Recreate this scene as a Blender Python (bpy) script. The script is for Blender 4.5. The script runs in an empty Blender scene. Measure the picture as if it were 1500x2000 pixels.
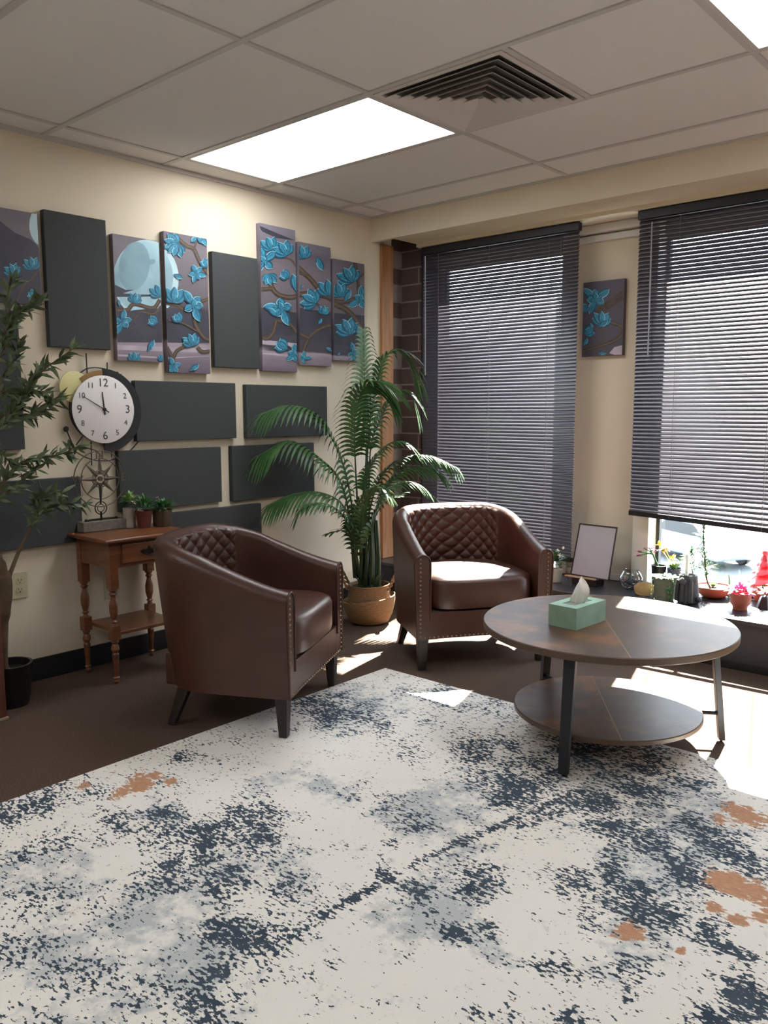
import bpy, math, random
from mathutils import Vector, Matrix
from math import sin, cos, pi, radians, hypot, atan2, sqrt
random.seed(7)
SC = bpy.context.scene
COL = SC.collection

# ------------------------------------------------------------------ camera
FPX, CAMPOS = 1608.0, Vector((3.6532, -3.9638, 1.2372))
YAW, PITCH, ROLL = -0.7296, -0.1235, -0.0026
_f = Vector((sin(YAW)*cos(PITCH), cos(YAW)*cos(PITCH), sin(PITCH)))
_r = Vector((cos(YAW), -sin(YAW), 0.0)); _u = _r.cross(_f)
CR = _r*cos(ROLL) + _u*sin(ROLL); CU = -_r*sin(ROLL) + _u*cos(ROLL); CF = _f
cam = bpy.data.cameras.new('camera'); camo = bpy.data.objects.new('camera', cam); COL.objects.link(camo)
cam.sensor_fit = 'VERTICAL'; cam.sensor_height = 36.0; cam.sensor_width = 27.0; cam.lens = FPX/2000*36
cam.clip_start = 0.05; cam.clip_end = 300
camo.matrix_world = Matrix((( CR.x, CU.x, -CF.x, CAMPOS.x), (CR.y, CU.y, -CF.y, CAMPOS.y), (CR.z, CU.z, -CF.z, CAMPOS.z), (0,0,0,1)))
SC.camera = camo

# ------------------------------------------------------------------ sky, sun, exposure
SUNDIR = Vector((0.304, -1.0, -1.2)).normalized()
SKY_STRENGTH, SUN_STRENGTH, LAMP_STRENGTH, ROOM_LAMP = 10.0, 145.0, 9.0, 7.5
w = bpy.data.worlds.new('world'); SC.world = w; w.use_nodes = True
bg = w.node_tree.nodes['Background']; bg.inputs[0].default_value = (0.80, 0.88, 1.0, 1); bg.inputs[1].default_value = SKY_STRENGTH
sl = bpy.data.lights.new('sun', 'SUN'); so = bpy.data.objects.new('sun', sl); COL.objects.link(so)
sl.energy = SUN_STRENGTH; sl.angle = radians(0.6); sl.color = (1.0, 0.93, 0.84)
so.rotation_euler = SUNDIR.to_track_quat('-Z', 'Y').to_euler(); so.location = (0, 6, 6)
SC.view_settings.view_transform = 'Standard'; SC.view_settings.look = 'None'; SC.view_settings.gamma = 1
SC.view_settings.use_curve_mapping = False; SC.view_settings.exposure = 0.25
try:
    SC.cycles.use_denoising = True; SC.cycles.max_bounces = 10; SC.cycles.diffuse_bounces = 6
    SC.cycles.transparent_max_bounces = 16; SC.cycles.caustics_reflective = False; SC.cycles.caustics_refractive = False
    SC.cycles.sample_clamp_indirect = 6.0
except Exception: pass

# ------------------------------------------------------------------ helpers
def at(px, py, ax, v):
    """point of the world plane (ax = v) seen at a photograph pixel"""
    d = CR*((px-750)/FPX) - CU*((py-1000)/FPX) + CF
    return CAMPOS + d*((v-CAMPOS[ax])/d[ax])
def srgb(r, g, b):
    f = lambda c: (c/255/12.92) if c/255 <= .04045 else ((c/255+.055)/1.055)**2.4
    return (f(r), f(g), f(b), 1)

def mat(name, col, rough=.6, metal=0, noise=None, bump=None, spec=.5, coat=0, emit=None, alpha=None, sheen=0, trans=0):
    """principled material; noise=(scale, amount[, stretch]) varies the value; bump=(scale, strength)"""
    m = bpy.data.materials.new(name); m.use_nodes = True; nt = m.node_tree; N = nt.nodes; L = nt.links
    p = N['Principled BSDF']; p.inputs['Roughness'].default_value = rough; p.inputs['Metallic'].default_value = metal
    p.inputs['Specular IOR Level'].default_value = spec; p.inputs['Coat Weight'].default_value = coat
    p.inputs['Base Color'].default_value = col
    if trans: p.inputs['Transmission Weight'].default_value = trans
    if sheen: p.inputs['Sheen Weight'].default_value = sheen
    tc = N.new('ShaderNodeTexCoord')
    if noise:
        mp = N.new('ShaderNodeMapping'); L.new(tc.outputs['Object'], mp.inputs[0])
        if len(noise) > 2: mp.inputs['Scale'].default_value = noise[2]
        n = N.new('ShaderNodeTexNoise'); n.inputs['Scale'].default_value = noise[0]; n.inputs['Detail'].default_value = 5
        L.new(mp.outputs[0], n.inputs[0])
        r = N.new('ShaderNodeValToRGB'); a = noise[1]
        r.color_ramp.elements[0].position = .3; r.color_ramp.elements[1].position = .7
        r.color_ramp.elements[0].color = [c*(1-a) for c in col[:3]]+[1]
        r.color_ramp.elements[1].color = [min(1, c*(1+a)) for c in col[:3]]+[1]
        L.new(n.outputs['Fac'], r.inputs[0]); L.new(r.outputs[0], p.inputs['Base Color'])
    if bump:
        n2 = N.new('ShaderNodeTexNoise'); n2.inputs['Scale'].default_value = bump[0]; n2.inputs['Detail'].default_value = 4
        L.new(tc.outputs['Object'], n2.inputs[0])
        b = N.new('ShaderNodeBump'); b.inputs['Strength'].default_value = bump[1]; b.inputs['Distance'].default_value = .004
        L.new(n2.outputs['Fac'], b.inputs['Height']); L.new(b.outputs[0], p.inputs['Normal'])
    if emit:
        p.inputs['Emission Color'].default_value = emit[0]; p.inputs['Emission Strength'].default_value = emit[1]
    return m

class MB:
    def __init__(s): s.v = []; s.f = []; s.mi = []; s.m = 0
    def add(s, vs, fs):
        o = len(s.v); s.v += [tuple(q) for q in vs]; s.f += [tuple(i+o for i in f) for f in fs]; s.mi += [s.m]*len(fs); return s
    def box(s, a, b, M=None, taper=1.0):
        x0, y0, z0 = a; x1, y1, z1 = b; cx, cy = (x0+x1)/2, (y0+y1)/2
        vs = []
        for z, t in ((z0, taper), (z1, 1)):
            for x, y in ((x0, y0), (x1, y0), (x1, y1), (x0, y1)): vs.append(Vector((cx+(x-cx)*t, cy+(y-cy)*t, z)))
        if M is not None: vs = [M @ q for q in vs]
        return s.add(vs, [(3,2,1,0), (4,5,6,7), (0,1,5,4), (1,2,6,5), (2,3,7,6), (3,0,4,7)])
    def tube(s, pts, rs, n=8, cap=True, flat=None):
        pts = [Vector(p) for p in pts]; k = len(pts)
        if not isinstance(rs, (list, tuple)): rs = [rs]*k
        vs = []; up = None
        for i, p in enumerate(pts):
            d = (pts[min(i+1, k-1)]-pts[max(i-1, 0)]).normalized()
            if up is None:
                up = Vector((0, 0, 1)) if abs(d.z) < .9 else Vector((1, 0, 0))
            a = d.cross(up).normalized(); b = a.cross(d).normalized(); up = b
            for j in range(n):
                t = 2*pi*j/n; vs.append(p + (a*cos(t)*(flat or 1) + b*sin(t))*rs[i])
        fs = [(i*n+j, i*n+(j+1) % n, (i+1)*n+(j+1) % n, (i+1)*n+j) for i in range(k-1) for j in range(n)]
        if cap: fs += [tuple(range(n-1, -1, -1)), tuple((k-1)*n+j for j in range(n))]
        return s.add(vs, fs)
    def lathe(s, prof, c=(0, 0, 0), n=28, M=None, close=True, ell=(1, 1)):
        c = Vector(c); vs = []
        for r, z in prof:
            for j in range(n):
                t = 2*pi*j/n; q = Vector((r*cos(t)*ell[0], r*sin(t)*ell[1], z)); q = (M @ q if M is not None else q) + c; vs.append(q)
        k = len(prof)
        fs = [(i*n+j, i*n+(j+1) % n, (i+1)*n+(j+1) % n, (i+1)*n+j) for i in range(k-1) for j in range(n)]
        if close: fs += [tuple(range(n-1, -1, -1)), tuple((k-1)*n+j for j in range(n))]
        return s.add(vs, fs)
    def ball(s, c, r, n=10, sc=(1, 1, 1)):
        c = Vector(c); vs = []; k = max(4, n//2)
        for i in range(k+1):
            a = pi*i/k - pi/2
            for j in range(n):
                t = 2*pi*j/n; vs.append(c + Vector((cos(a)*cos(t)*r*sc[0], cos(a)*sin(t)*r*sc[1], sin(a)*r*sc[2])))
        return s.add(vs, [(i*n+j, i*n+(j+1) % n, (i+1)*n+(j+1) % n, (i+1)*n+j) for i in range(k) for j in range(n)])
    def prism(s, pts, d):
        """closed outline pts (3D, planar) extruded by the vector d"""
        pts = [Vector(p) for p in pts]; d = Vector(d); n = len(pts)
        return s.add(pts+[p+d for p in pts], [tuple(range(n-1, -1, -1)), tuple(range(n, 2*n))]+[(i, (i+1) % n, n+(i+1) % n, n+i) for i in range(n)])
    def build(s, name, mats, parent=None, smooth=35, loc=None, bevel=0, solid=0, sub=0):
        me = bpy.data.meshes.new(name); me.from_pydata(s.v, [], s.f)
        if not isinstance(mats, (list, tuple)): mats = [mats]
        for m in mats: me.materials.append(m)
        me.polygons.foreach_set('material_index', s.mi)
        if smooth:
            me.polygons.foreach_set('use_smooth', [True]*len(me.polygons)); me.update(); me.set_sharp_from_angle(angle=radians(smooth))
        me.validate(); me.update()
        o = bpy.data.objects.new(name, me); COL.objects.link(o)
        if loc is not None:
            me.transform(Matrix.Translation(-Vector(loc))); o.location = loc
        if parent is not None:
            o.parent = parent
            if loc is None: pass
        if bevel:
            b = o.modifiers.new('bevel', 'BEVEL'); b.width = bevel; b.segments = 3; b.limit_method = 'ANGLE'; b.harden_normals = False
        if solid:
            b = o.modifiers.new('thickness', 'SOLIDIFY'); b.thickness = solid; b.offset = 0
        if sub:
            b = o.modifiers.new('subdivision', 'SUBSURF'); b.levels = sub; b.render_levels = sub
        return o

def tag(o, label, cat, group=None, kind=None):
    o['label'] = label; o['category'] = cat
    if group: o['group'] = group
    if kind: o['kind'] = kind
    return o
def struct(o): o['kind'] = 'structure'; return o
def empty(name, loc=(0, 0, 0), rz=0):
    o = bpy.data.objects.new(name, None); COL.objects.link(o); o.location = loc; o.rotation_euler = (0, 0, rz); o.empty_display_size = .05
    return o
def thing(name, label, cat, loc=(0, 0, 0), rz=0, group=None):
    return tag(empty(name, loc, rz), label, cat, group)
def rooted(root, mb, name, m, **k):
    """part given in world coordinates, parented to an unrotated root"""
    loc = Vector(root.location) if root.parent is None else Vector(root.parent.location)+Vector(root.location)
    mb.v = [tuple(Vector(q)-loc) for q in mb.v]
    return mb.build(name, m, root, **k)
def bez(pts, n=16):
    """smooth curve through points (Catmull-Rom)"""
    P = [Vector(p) for p in pts]; P = [P[0]*2-P[1]]+P+[P[-1]*2-P[-2]]; out = []
    for i in range(1, len(P)-2):
        for k in range(n):
            t = k/n; a, b, c, d = P[i-1:i+3]
            out.append(.5*((2*b)+(c-a)*t+(2*a-5*b+4*c-d)*t*t+(3*b-a-3*c+d)*t**3))
    out.append(P[-2]); return out

# ------------------------------------------------------------------ materials
M = {}
M['wall'] = mat('cream_paint', srgb(218, 206, 184), .75, noise=(3, .03), bump=(220, .12))
M['white_paint'] = mat('white_paint', srgb(214, 208, 200), .5)
M['tile'] = None
M['grid'] = mat('ceiling_grid_metal', srgb(196, 192, 190), .45)
M['base_black'] = mat('black_rubber', srgb(26, 26, 28), .45)
M['ledge'] = mat('black_laminate', srgb(42, 43, 50), .32, noise=(30, .1))
M['ledge_front'] = mat('dark_slate_paint', srgb(44, 47, 54), .5)
M['wood_post'] = mat('orange_oak', srgb(156, 106, 62), .5, noise=(8, .25, (6, 6, .5)))
M['slat'] = mat('charcoal_metal', srgb(60, 57, 68), .3, metal=.15, spec=.9)
M['rail'] = mat('black_metal', srgb(34, 34, 38), .4, metal=.3)
M['cord'] = mat('grey_cord', srgb(110, 108, 112), .7)
M['wand'] = mat('clear_plastic', srgb(150, 152, 158), .15)
M['leather'] = mat('brown_leather', srgb(70, 42, 33), .36, noise=(9, .14), bump=(160, .22), spec=.55)
M['leather_dark'] = mat('brown_leather_piping', srgb(66, 38, 30), .4)
M['leg_dark'] = mat('espresso_wood', srgb(34, 25, 23), .42, noise=(14, .2, (4, 4, .6)))
M['brass'] = mat('antique_brass', srgb(150, 128, 104), .3, metal=.9)
M['panel'] = mat('grey_felt', srgb(70, 74, 74), .95, noise=(120, .08), bump=(400, .5), spec=.2)
M['cherry'] = mat('cherry_wood', srgb(112, 68, 42), .36, noise=(7, .28, (2, .5, 9)), coat=.15)
M['pull'] = mat('aged_bronze', srgb(40, 36, 30), .45, metal=.7)
M['steel'] = mat('black_steel', srgb(38, 40, 46), .42, metal=.4)
M['table_edge'] = mat('brown_edge_band', srgb(84, 66, 54), .5)
M['mint'] = mat('mint_card', srgb(150, 186, 168), .6, noise=(14, .13))
M['tissue'] = mat('white_tissue', srgb(238, 234, 228), .9)
M['foil'] = mat('clear_film', srgb(150, 152, 150), .2)
M['black'] = mat('black_plastic', srgb(20, 20, 22), .4)
M['white'] = mat('white_plastic', srgb(226, 222, 214), .5)
M['plate'] = mat('almond_plastic', srgb(196, 186, 156), .4)
M['palm'] = mat('palm_green', srgb(50, 84, 42), .45, noise=(10, .3), spec=.4)
M['palm_stem'] = mat('palm_stem_green', srgb(44, 66, 40), .5, noise=(10, .25))
M['olive'] = mat('olive_leaf_green', srgb(80, 94, 64), .55, noise=(14, .3))
M['bark'] = mat('olive_bark', srgb(88, 70, 52), .9, noise=(18, .35), bump=(40, .8))
M['basket'] = None
M['terra'] = mat('terracotta', srgb(176, 92, 66), .7, noise=(12, .12))
M['terra_dark'] = mat('dark_terracotta', srgb(96, 48, 36), .7, noise=(12, .15))
M['soil'] = mat('dark_soil', srgb(42, 34, 28), .95, bump=(90, 1))
M['green'] = mat('leaf_green', srgb(66, 116, 60), .5, noise=(20, .3))
M['green_light'] = mat('pale_leaf_green', srgb(136, 176, 96), .5, noise=(20, .2))
M['pine'] = mat('pine_needle_green', srgb(52, 100, 38), .55, noise=(20, .2))
M['pink'] = mat('magenta_petal', srgb(196, 74, 120), .6)
M['coral'] = mat('coral_pink_petal', srgb(226, 82, 92), .55)
M['pale_pink'] = mat('pale_pink_petal', srgb(226, 190, 180), .6)
M['yellow'] = mat('yellow_petal', srgb(226, 196, 84), .6)
M['stone_green'] = mat('mossy_stone', srgb(116, 124, 104), .9, noise=(16, .25), bump=(30, 1))
M['stone_dark'] = mat('charcoal_stone', srgb(66, 68, 70), .75, noise=(16, .3), bump=(30, .8))
M['pebble'] = mat('dark_pebble', srgb(52, 56, 70), .25)
M['slice'] = mat('pale_sawn_wood', srgb(184, 148, 106), .7, noise=(24, .25))
M['grey_wood'] = mat('weathered_grey_wood', srgb(112, 106, 96), .85, noise=(10, .25, (1, 6, 6)))
M['iron'] = mat('rustic_iron', srgb(92, 84, 72), .5, metal=.5, noise=(30, .2))
M['mat_board'] = mat('blank_grey_white_sheet', srgb(166, 168, 178), .3)
M['oak_strip'] = mat('pale_oak', srgb(196, 168, 138), .5)
M['gold'] = mat('pale_gold', srgb(214, 206, 150), .45, metal=.1)
M['oak_arc'] = mat('light_walnut', srgb(150, 112, 70), .5)
M['clock_face'] = mat('white_clock_face', srgb(226, 222, 222), .4)
M['clock_black'] = mat('matte_black', srgb(24, 25, 30), .5)
M['ink'] = mat('dark_grey_print', srgb(70, 66, 70), .6)
M['vent'] = mat('white_enamel', srgb(206, 200, 196), .45)
M['vent_dark'] = mat('duct_grey', srgb(92, 90, 88), .8)

def nodes_mat(name):
    m = bpy.data.materials.new(name); m.use_nodes = True; nt = m.node_tree
    return m, nt.nodes, nt.links, nt.nodes['Principled BSDF']
def ramp(N, stops, interp='LINEAR'):
    r = N.new('ShaderNodeValToRGB'); cr = r.color_ramp; cr.interpolation = interp
    while len(cr.elements) > 1: cr.elements.remove(cr.elements[-1])
    cr.elements[0].position = stops[0][0]; cr.elements[0].color = stops[0][1]
    for p_, c_ in stops[1:]:
        e = cr.elements.new(p_); e.color = c_
    return r
def mixc(N, L, fac, a, b):
    x = N.new('ShaderNodeMix'); x.data_type = 'RGBA'
    for sock, val in ((0, fac), (6, a), (7, b)):
        if hasattr(val, 'links'): L.new(val, x.inputs[sock])
        else: x.inputs[sock].default_value = val
    return x.outputs[2]
def mth(N, L, op, a, b=None, c=None):
    x = N.new('ShaderNodeMath'); x.operation = op
    for i, val in enumerate((a, b, c)):
        if val is None: continue
        if hasattr(val, 'links'): L.new(val, x.inputs[i])
        else: x.inputs[i].default_value = val
    return x.outputs[0]
def noise(N, L, vec, scale, detail=3, rough=.5):
    n = N.new('ShaderNodeTexNoise'); n.inputs['Scale'].default_value = scale; n.inputs['Detail'].default_value = detail
    n.inputs['Roughness'].default_value = rough
    if vec is not None: L.new(vec, n.inputs[0])
    return n.outputs['Fac']

# ceiling tile: speckled mineral fibre
m, N, L, p = nodes_mat('speckled_ceiling_tile'); tc = N.new('ShaderNodeTexCoord')
v1 = N.new('ShaderNodeTexVoronoi'); v1.inputs['Scale'].default_value = 70; L.new(tc.outputs['Object'], v1.inputs[0])
r1 = ramp(N, [(0, srgb(130, 126, 124)), (.13, srgb(226, 223, 222))])
n1 = noise(N, L, tc.outputs['Object'], 9, 3)
sel = mth(N, L, 'GREATER_THAN', n1, .52)
L.new(v1.outputs['Distance'], r1.inputs[0])
L.new(mixc(N, L, sel, srgb(226, 223, 222), r1.outputs[0]), p.inputs['Base Color']); p.inputs['Roughness'].default_value = .9
b = N.new('ShaderNodeBump'); b.inputs['Strength'].default_value = .25; b.inputs['Distance'].default_value = .004
L.new(noise(N, L, tc.outputs['Object'], 160, 2), b.inputs['Height']); L.new(b.outputs[0], p.inputs['Normal']); M['tile'] = m

# carpet
m, N, L, p = nodes_mat('brown_loop_carpet'); tc = N.new('ShaderNodeTexCoord')
n1 = noise(N, L, tc.outputs['Object'], 260, 3, .7); n2 = noise(N, L, tc.outputs['Object'], 5, 3)
r1 = ramp(N, [(.3, srgb(50, 40, 35)), (.5, srgb(82, 67, 58)), (.72, srgb(120, 101, 89))]); L.new(n1, r1.inputs[0])
L.new(mixc(N, L, mth(N, L, 'MULTIPLY', n2, .3), r1.outputs[0], srgb(80, 63, 54)), p.inputs['Base Color'])
p.inputs['Roughness'].default_value = .95; p.inputs['Specular IOR Level'].default_value = .15
b = N.new('ShaderNodeBump'); b.inputs['Strength'].default_value = .6; b.inputs['Distance'].default_value = .004
L.new(n1, b.inputs['Height']); L.new(b.outputs[0], p.inputs['Normal']); M['carpet'] = m

# brick
m, N, L, p = nodes_mat('dark_brown_brick'); tc = N.new('ShaderNodeTexCoord'); mp = N.new('ShaderNodeMapping')
L.new(tc.outputs['Object'], mp.inputs[0]); mp.inputs['Rotation'].default_value = (radians(90), 0, 0)
bt = N.new('ShaderNodeTexBrick'); L.new(mp.outputs[0], bt.inputs[0]); bt.inputs['Scale'].default_value = 1
bt.inputs['Brick Width'].default_value = .30; bt.inputs['Row Height'].default_value = .108; bt.inputs['Mortar Size'].default_value = .005
bt.inputs['Color1'].default_value = srgb(66, 52, 50); bt.inputs['Color2'].default_value = srgb(80, 62, 58); bt.inputs['Mortar'].default_value = srgb(128, 116, 112)
n1 = noise(N, L, tc.outputs['Object'], 30, 4)
L.new(mixc(N, L, mth(N, L, 'MULTIPLY', n1, .4), bt.outputs['Color'], srgb(52, 42, 42)), p.inputs['Base Color']); p.inputs['Roughness'].default_value = .9
b = N.new('ShaderNodeBump'); b.invert = True; b.inputs['Strength'].default_value = .6; b.inputs['Distance'].default_value = .006
L.new(bt.outputs['Fac'], b.inputs['Height']); L.new(b.outputs[0], p.inputs['Normal']); M['brick'] = m

# seagrass basket
m, N, L, p = nodes_mat('woven_seagrass'); tc = N.new('ShaderNodeTexCoord')
wv = N.new('ShaderNodeTexWave'); wv.bands_direction = 'Z'; wv.inputs['Scale'].default_value = 42; wv.inputs['Distortion'].default_value = 3; wv.inputs['Detail Scale'].default_value = 6
L.new(tc.outputs['Object'], wv.inputs[0])
r1 = ramp(N, [(0, srgb(112, 82, 50)), (.6, srgb(178, 142, 98)), (1, srgb(200, 166, 120))]); L.new(wv.outputs['Fac'], r1.inputs[0])
L.new(mixc(N, L, mth(N, L, 'MULTIPLY', noise(N, L, tc.outputs['Object'], 60, 3), .5), r1.outputs[0], srgb(132, 98, 60)), p.inputs['Base Color'])
b = N.new('ShaderNodeBump'); b.inputs['Strength'].default_value = .9; b.inputs['Distance'].default_value = .005
L.new(wv.outputs['Fac'], b.inputs['Height']); L.new(b.outputs[0], p.inputs['Normal']); p.inputs['Roughness'].default_value = .8; M['basket'] = m

# rustic table top: four quarter veneers meeting at a seam
def rustic(name, ang):
    m, N, L, p = nodes_mat(name); tc = N.new('ShaderNodeTexCoord'); mp = N.new('ShaderNodeMapping')
    L.new(tc.outputs['Object'], mp.inputs[0]); mp.inputs['Rotation'].default_value = (0, 0, ang)
    sx = N.new('ShaderNodeSeparateXYZ'); L.new(mp.outputs[0], sx.inputs[0])
    side = mth(N, L, 'GREATER_THAN', sx.outputs[0], 0)
    n1 = noise(N, L, mp.outputs[0], 5, 5, .6); n2 = noise(N, L, mp.outputs[0], 34, 4, .6)
    r1 = ramp(N, [(.3, srgb(56, 43, 38)), (.5, srgb(92, 66, 48)), (.7, srgb(150, 98, 52))]); L.new(n1, r1.inputs[0])
    r2 = ramp(N, [(.3, srgb(66, 55, 50)), (.55, srgb(84, 68, 58)), (.72, srgb(124, 88, 54))]); L.new(n1, r2.inputs[0])
    c = mixc(N, L, side, r1.outputs[0], r2.outputs[0])
    c = mixc(N, L, mth(N, L, 'MULTIPLY', n2, .35), c, srgb(66, 58, 54))
    seam = mth(N, L, 'LESS_THAN', mth(N, L, 'ABSOLUTE', sx.outputs[0]), .0022)
    c = mixc(N, L, seam, c, srgb(128, 106, 82))
    L.new(c, p.inputs['Base Color']); p.inputs['Roughness'].default_value = .38; p.inputs['Specular IOR Level'].default_value = .3
    return m
M['rustic'] = rustic('rustic_brown_veneer', radians(-36))
M['glass'] = None
m = bpy.data.materials.new('window_glass'); m.use_nodes = True; nt = m.node_tree; nt.nodes.clear()
o_ = nt.nodes.new('ShaderNodeOutputMaterial'); mx = nt.nodes.new('ShaderNodeMixShader'); tr = nt.nodes.new('ShaderNodeBsdfTransparent'); gl = nt.nodes.new('ShaderNodeBsdfGlossy')
tr.inputs[0].default_value = (.92, .96, .95, 1); gl.inputs['Roughness'].default_value = .02; mx.inputs[0].default_value = .07
nt.links.new(tr.outputs[0], mx.inputs[1]); nt.links.new(gl.outputs[0], mx.inputs[2]); nt.links.new(mx.outputs[0], o_.inputs[0]); M['glass'] = m
m2 = m.copy(); m2.name = 'clear_bowl_glass'; M['bowl_glass'] = m2
for n_ in m2.node_tree.nodes:
    if n_.type == 'MIX_SHADER':
        fr = m2.node_tree.nodes.new('ShaderNodeLayerWeight'); fr.inputs[0].default_value = .45; m2.node_tree.links.new(fr.outputs['Facing'], n_.inputs[0])
M['lens'] = mat('lit_lamp_lens', (1, 1, 1, 1), .5, emit=((.96, .98, 1.0, 1), LAMP_STRENGTH))
M['lens_room'] = mat('lit_lamp_lens_far', (1, 1, 1, 1), .5, emit=((.96, .98, 1.0, 1), ROOM_LAMP))

# ------------------------------------------------------------------ room shell
H, FT = 2.444, .6096
XR, YF = 5.6, -6.4
struct(MB().add([(0, YF, 0), (XR, YF, 0), (XR, .02, 0), (0, .02, 0)], [(0, 1, 2, 3)]).build('floor', M['carpet'], smooth=0))
struct(MB().box((-.12, YF-.12, 0), (0, .2, H+.1)).build('wall_left', M['wall'], smooth=0))
struct(MB().box((XR, YF-.12, 0), (XR+.12, .66, H+.1)).build('wall_right', M['wall'], smooth=0))
struct(MB().box((0, YF-.12, 0), (XR, YF, H+.1)).build('wall_front', M['wall'], smooth=0))
O1 = (.236, 1.14, .25, 2.16); O2 = (1.742, 2.95, .25, 2.16); YW, YO = .46, .50
mb = MB()
mb.box((.17, YW, O1[3]), (XR, YO, H+.1)); mb.box((.17, YW, 0), (XR, YO, .25))
mb.box((.17, YW, .25), (O1[0], YO, O1[3])); mb.box((O1[1], YW, .25), (O2[0], YO, O1[3])); mb.box((O2[1], YW, .25), (XR, YO, O1[3]))
struct(mb.build('wall_back', M['wall'], smooth=0))
mb = MB(); mb.box((-.12, .2, 0), (0, .3, H+.1)); mb.box((-.12, .3, 0), (.17, YO, H+.1))
struct(mb.build('wall_corner', M['brick'], smooth=0))
# dropped soffit over the windows, oak corner post, window stiles, mouldings
mb = MB(); mb.box((.001, 0, 2.293), (.17, .03, H)); mb.box((.001, .03, H-.004), (.17, .299, H+.05)); mb.box((.17, 0, 2.293), (XR, .25, H)); mb.box((.17, .25, 2.272), (XR, YW-.001, H))
struct(mb.build('trim_1', M['wall'], smooth=0))
struct(MB().box((.0005, .085, .247), (.022, .195, 2.29)).build('trim_2', M['wood_post'], smooth=0, bevel=.003))
mb = MB(); mb.box((1.146, .40, .247), (1.172, YW-.001, 2.27)); mb.box((1.176, .425, .247), (1.20, YW-.001, 2.27)); mb.box((1.146, .41, 2.225), (1.745, YW-.001, 2.27)); mb.box((1.172, .435, 2.18), (1.66, YW-.001, 2.215))
mb.box((1.20, .445, .247), (1.65, YW-.001, .285))
struct(mb.build('trim_3', M['white_paint'], smooth=0, bevel=.003))
mb = MB(); mb.box((1.648, .365, .247), (1.742, YW-.001, 2.27)); struct(mb.build('trim_4', M['white_paint'], smooth=0, bevel=.003))
struct(MB().box((.0005, YF, 0), (.010, -.001, .104)).build('baseboard_left', M['base_black'], smooth=0, bevel=.003))
# ceiling with tile grid
mb = MB().add([(0, YF, H), (XR, YF, H), (XR, .001, H), (0, .001, H)], [(3, 2, 1, 0)])
ce = struct(mb.build('ceiling', M['tile'], smooth=0))
XA, YB = .1746, -.3009
X = [XA, XA+2*FT, XA+3*FT, XA+4*FT, XA+6*FT, XA+8*FT]
mb = MB(); g = .012; zt = H-.006
for k in range(0, 10):
    y = YB-k*FT; mb.box((.002, y-g, zt), (XR-.002, y+g, H+.002))
def bary(x, k0, k1): mb.box((x-g, YB-k1*FT+g, zt+.0006), (x+g, (YB-k0*FT-g) if k0 >= 0 else -.003, H+.002))
for x in (X[0], X[1], X[4]): bary(x, -1, 0)
for k in range(0, 10):
    for x in ([X[0], X[1], X[2], X[3], X[5]] if k == 1 else [X[0], X[1], X[3], X[5]]): bary(x, k, k+1)
mb.build('ceiling_grid', M['grid'], ce, smooth=0)
mb = MB(); mb.box((.0006, YF, H-.02), (.014, -.001, H-.001)); mb.box((.014, -.012, H-.012), (XR, -.0006, H-.001))
mb.build('wall_angle', M['grid'], ce, smooth=0)

def ceiling_light(x, yk, mm, label, group=None):
    y1 = YB-yk*FT; y0 = y1-FT; i = .016
    t = thing('ceiling_light', label, 'ceiling light', ((x*2+2*FT)/2, (y0+y1)/2, H-.004), group=group)
    fr = MB(); a, b_, c, d = x+g, x+2*FT-g, y0+g, y1-g; z0, z1 = H-.007, H-.001
    for q in (((a, c, z0), (b_, c+.014, z1)), ((a, d-.014, z0), (b_, d, z1)), ((a, c+.014, z0), (a+.014, d-.014, z1)), ((b_-.014, c+.014, z0), (b_, d-.014, z1))): fr.box(*q)
    rooted(t, fr, 'frame', M['vent'], smooth=0)
    rooted(t, MB().box((a+.014, c+.014, H-.005), (b_-.014, d-.014, H-.002)), 'diffuser', mm, smooth=0)
    return t
ceiling_light(X[0], 1, M['lens'], 'large lit rectangular ceiling light panel beside the square air vent')
ceiling_light(X[3], 1, M['lens'], 'lit ceiling light panel cut off at the top right corner of the view')
NW = 'left'
ceiling_light(X[0], 6, M['lens_room'], 'lit ceiling light panel behind the camera, nearer the %s wall' % NW, 'lights over the rest of the room')
NW = 'right'
ceiling_light(X[3], 6, M['lens_room'], 'lit ceiling light panel behind the camera, nearer the %s wall' % NW, 'lights over the rest of the room')
# air vent
x0, x1, y1 = X[1]+g, X[2]-g, YB-FT-g; y0 = y1-FT+2*g; cx, cy = (x0+x1)/2, (y0+y1)/2; hw = (x1-x0)/2
t = thing('ceiling_vent', 'square white louvred air vent in the ceiling beside the lit panel', 'air vent', (cx, cy, H-.006))
def ringmb(mb, r0, r1, z0, z1, th):
    """square louvre blade sloping from half width r0 at z0 to r1 at z1"""
    A = [(cx-r0, cy-r0, z0), (cx+r0, cy-r0, z0), (cx+r0, cy+r0, z0), (cx-r0, cy+r0, z0)]
    B = [(cx-r1, cy-r1, z1), (cx+r1, cy-r1, z1), (cx+r1, cy+r1, z1), (cx-r1, cy+r1, z1)]
    A2 = [(a[0], a[1], a[2]+th) for a in A]; B2 = [(b[0], b[1], b[2]+th) for b in B]
    fs = []
    for i in range(4):
        j = (i+1) % 4
        fs += [(i, j, 4+j, 4+i), (8+j, 8+i, 12+i, 12+j), (i, 8+i, 8+j, j), (4+i, 4+j, 12+j, 12+i)]
    mb.add(A+B+A2+B2, fs)
fr = MB(); ringmb(fr, hw, hw-.022, H-.010, H-.010, .008); rooted(t, fr, 'frame', M['vent'], smooth=0)
bk = MB().box((cx-hw+.012, cy-hw+.012, H-.0015), (cx+hw-.012, cy+hw-.012, H-.0008)); rooted(t, bk, 'duct', M['vent_dark'], smooth=0)
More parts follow.
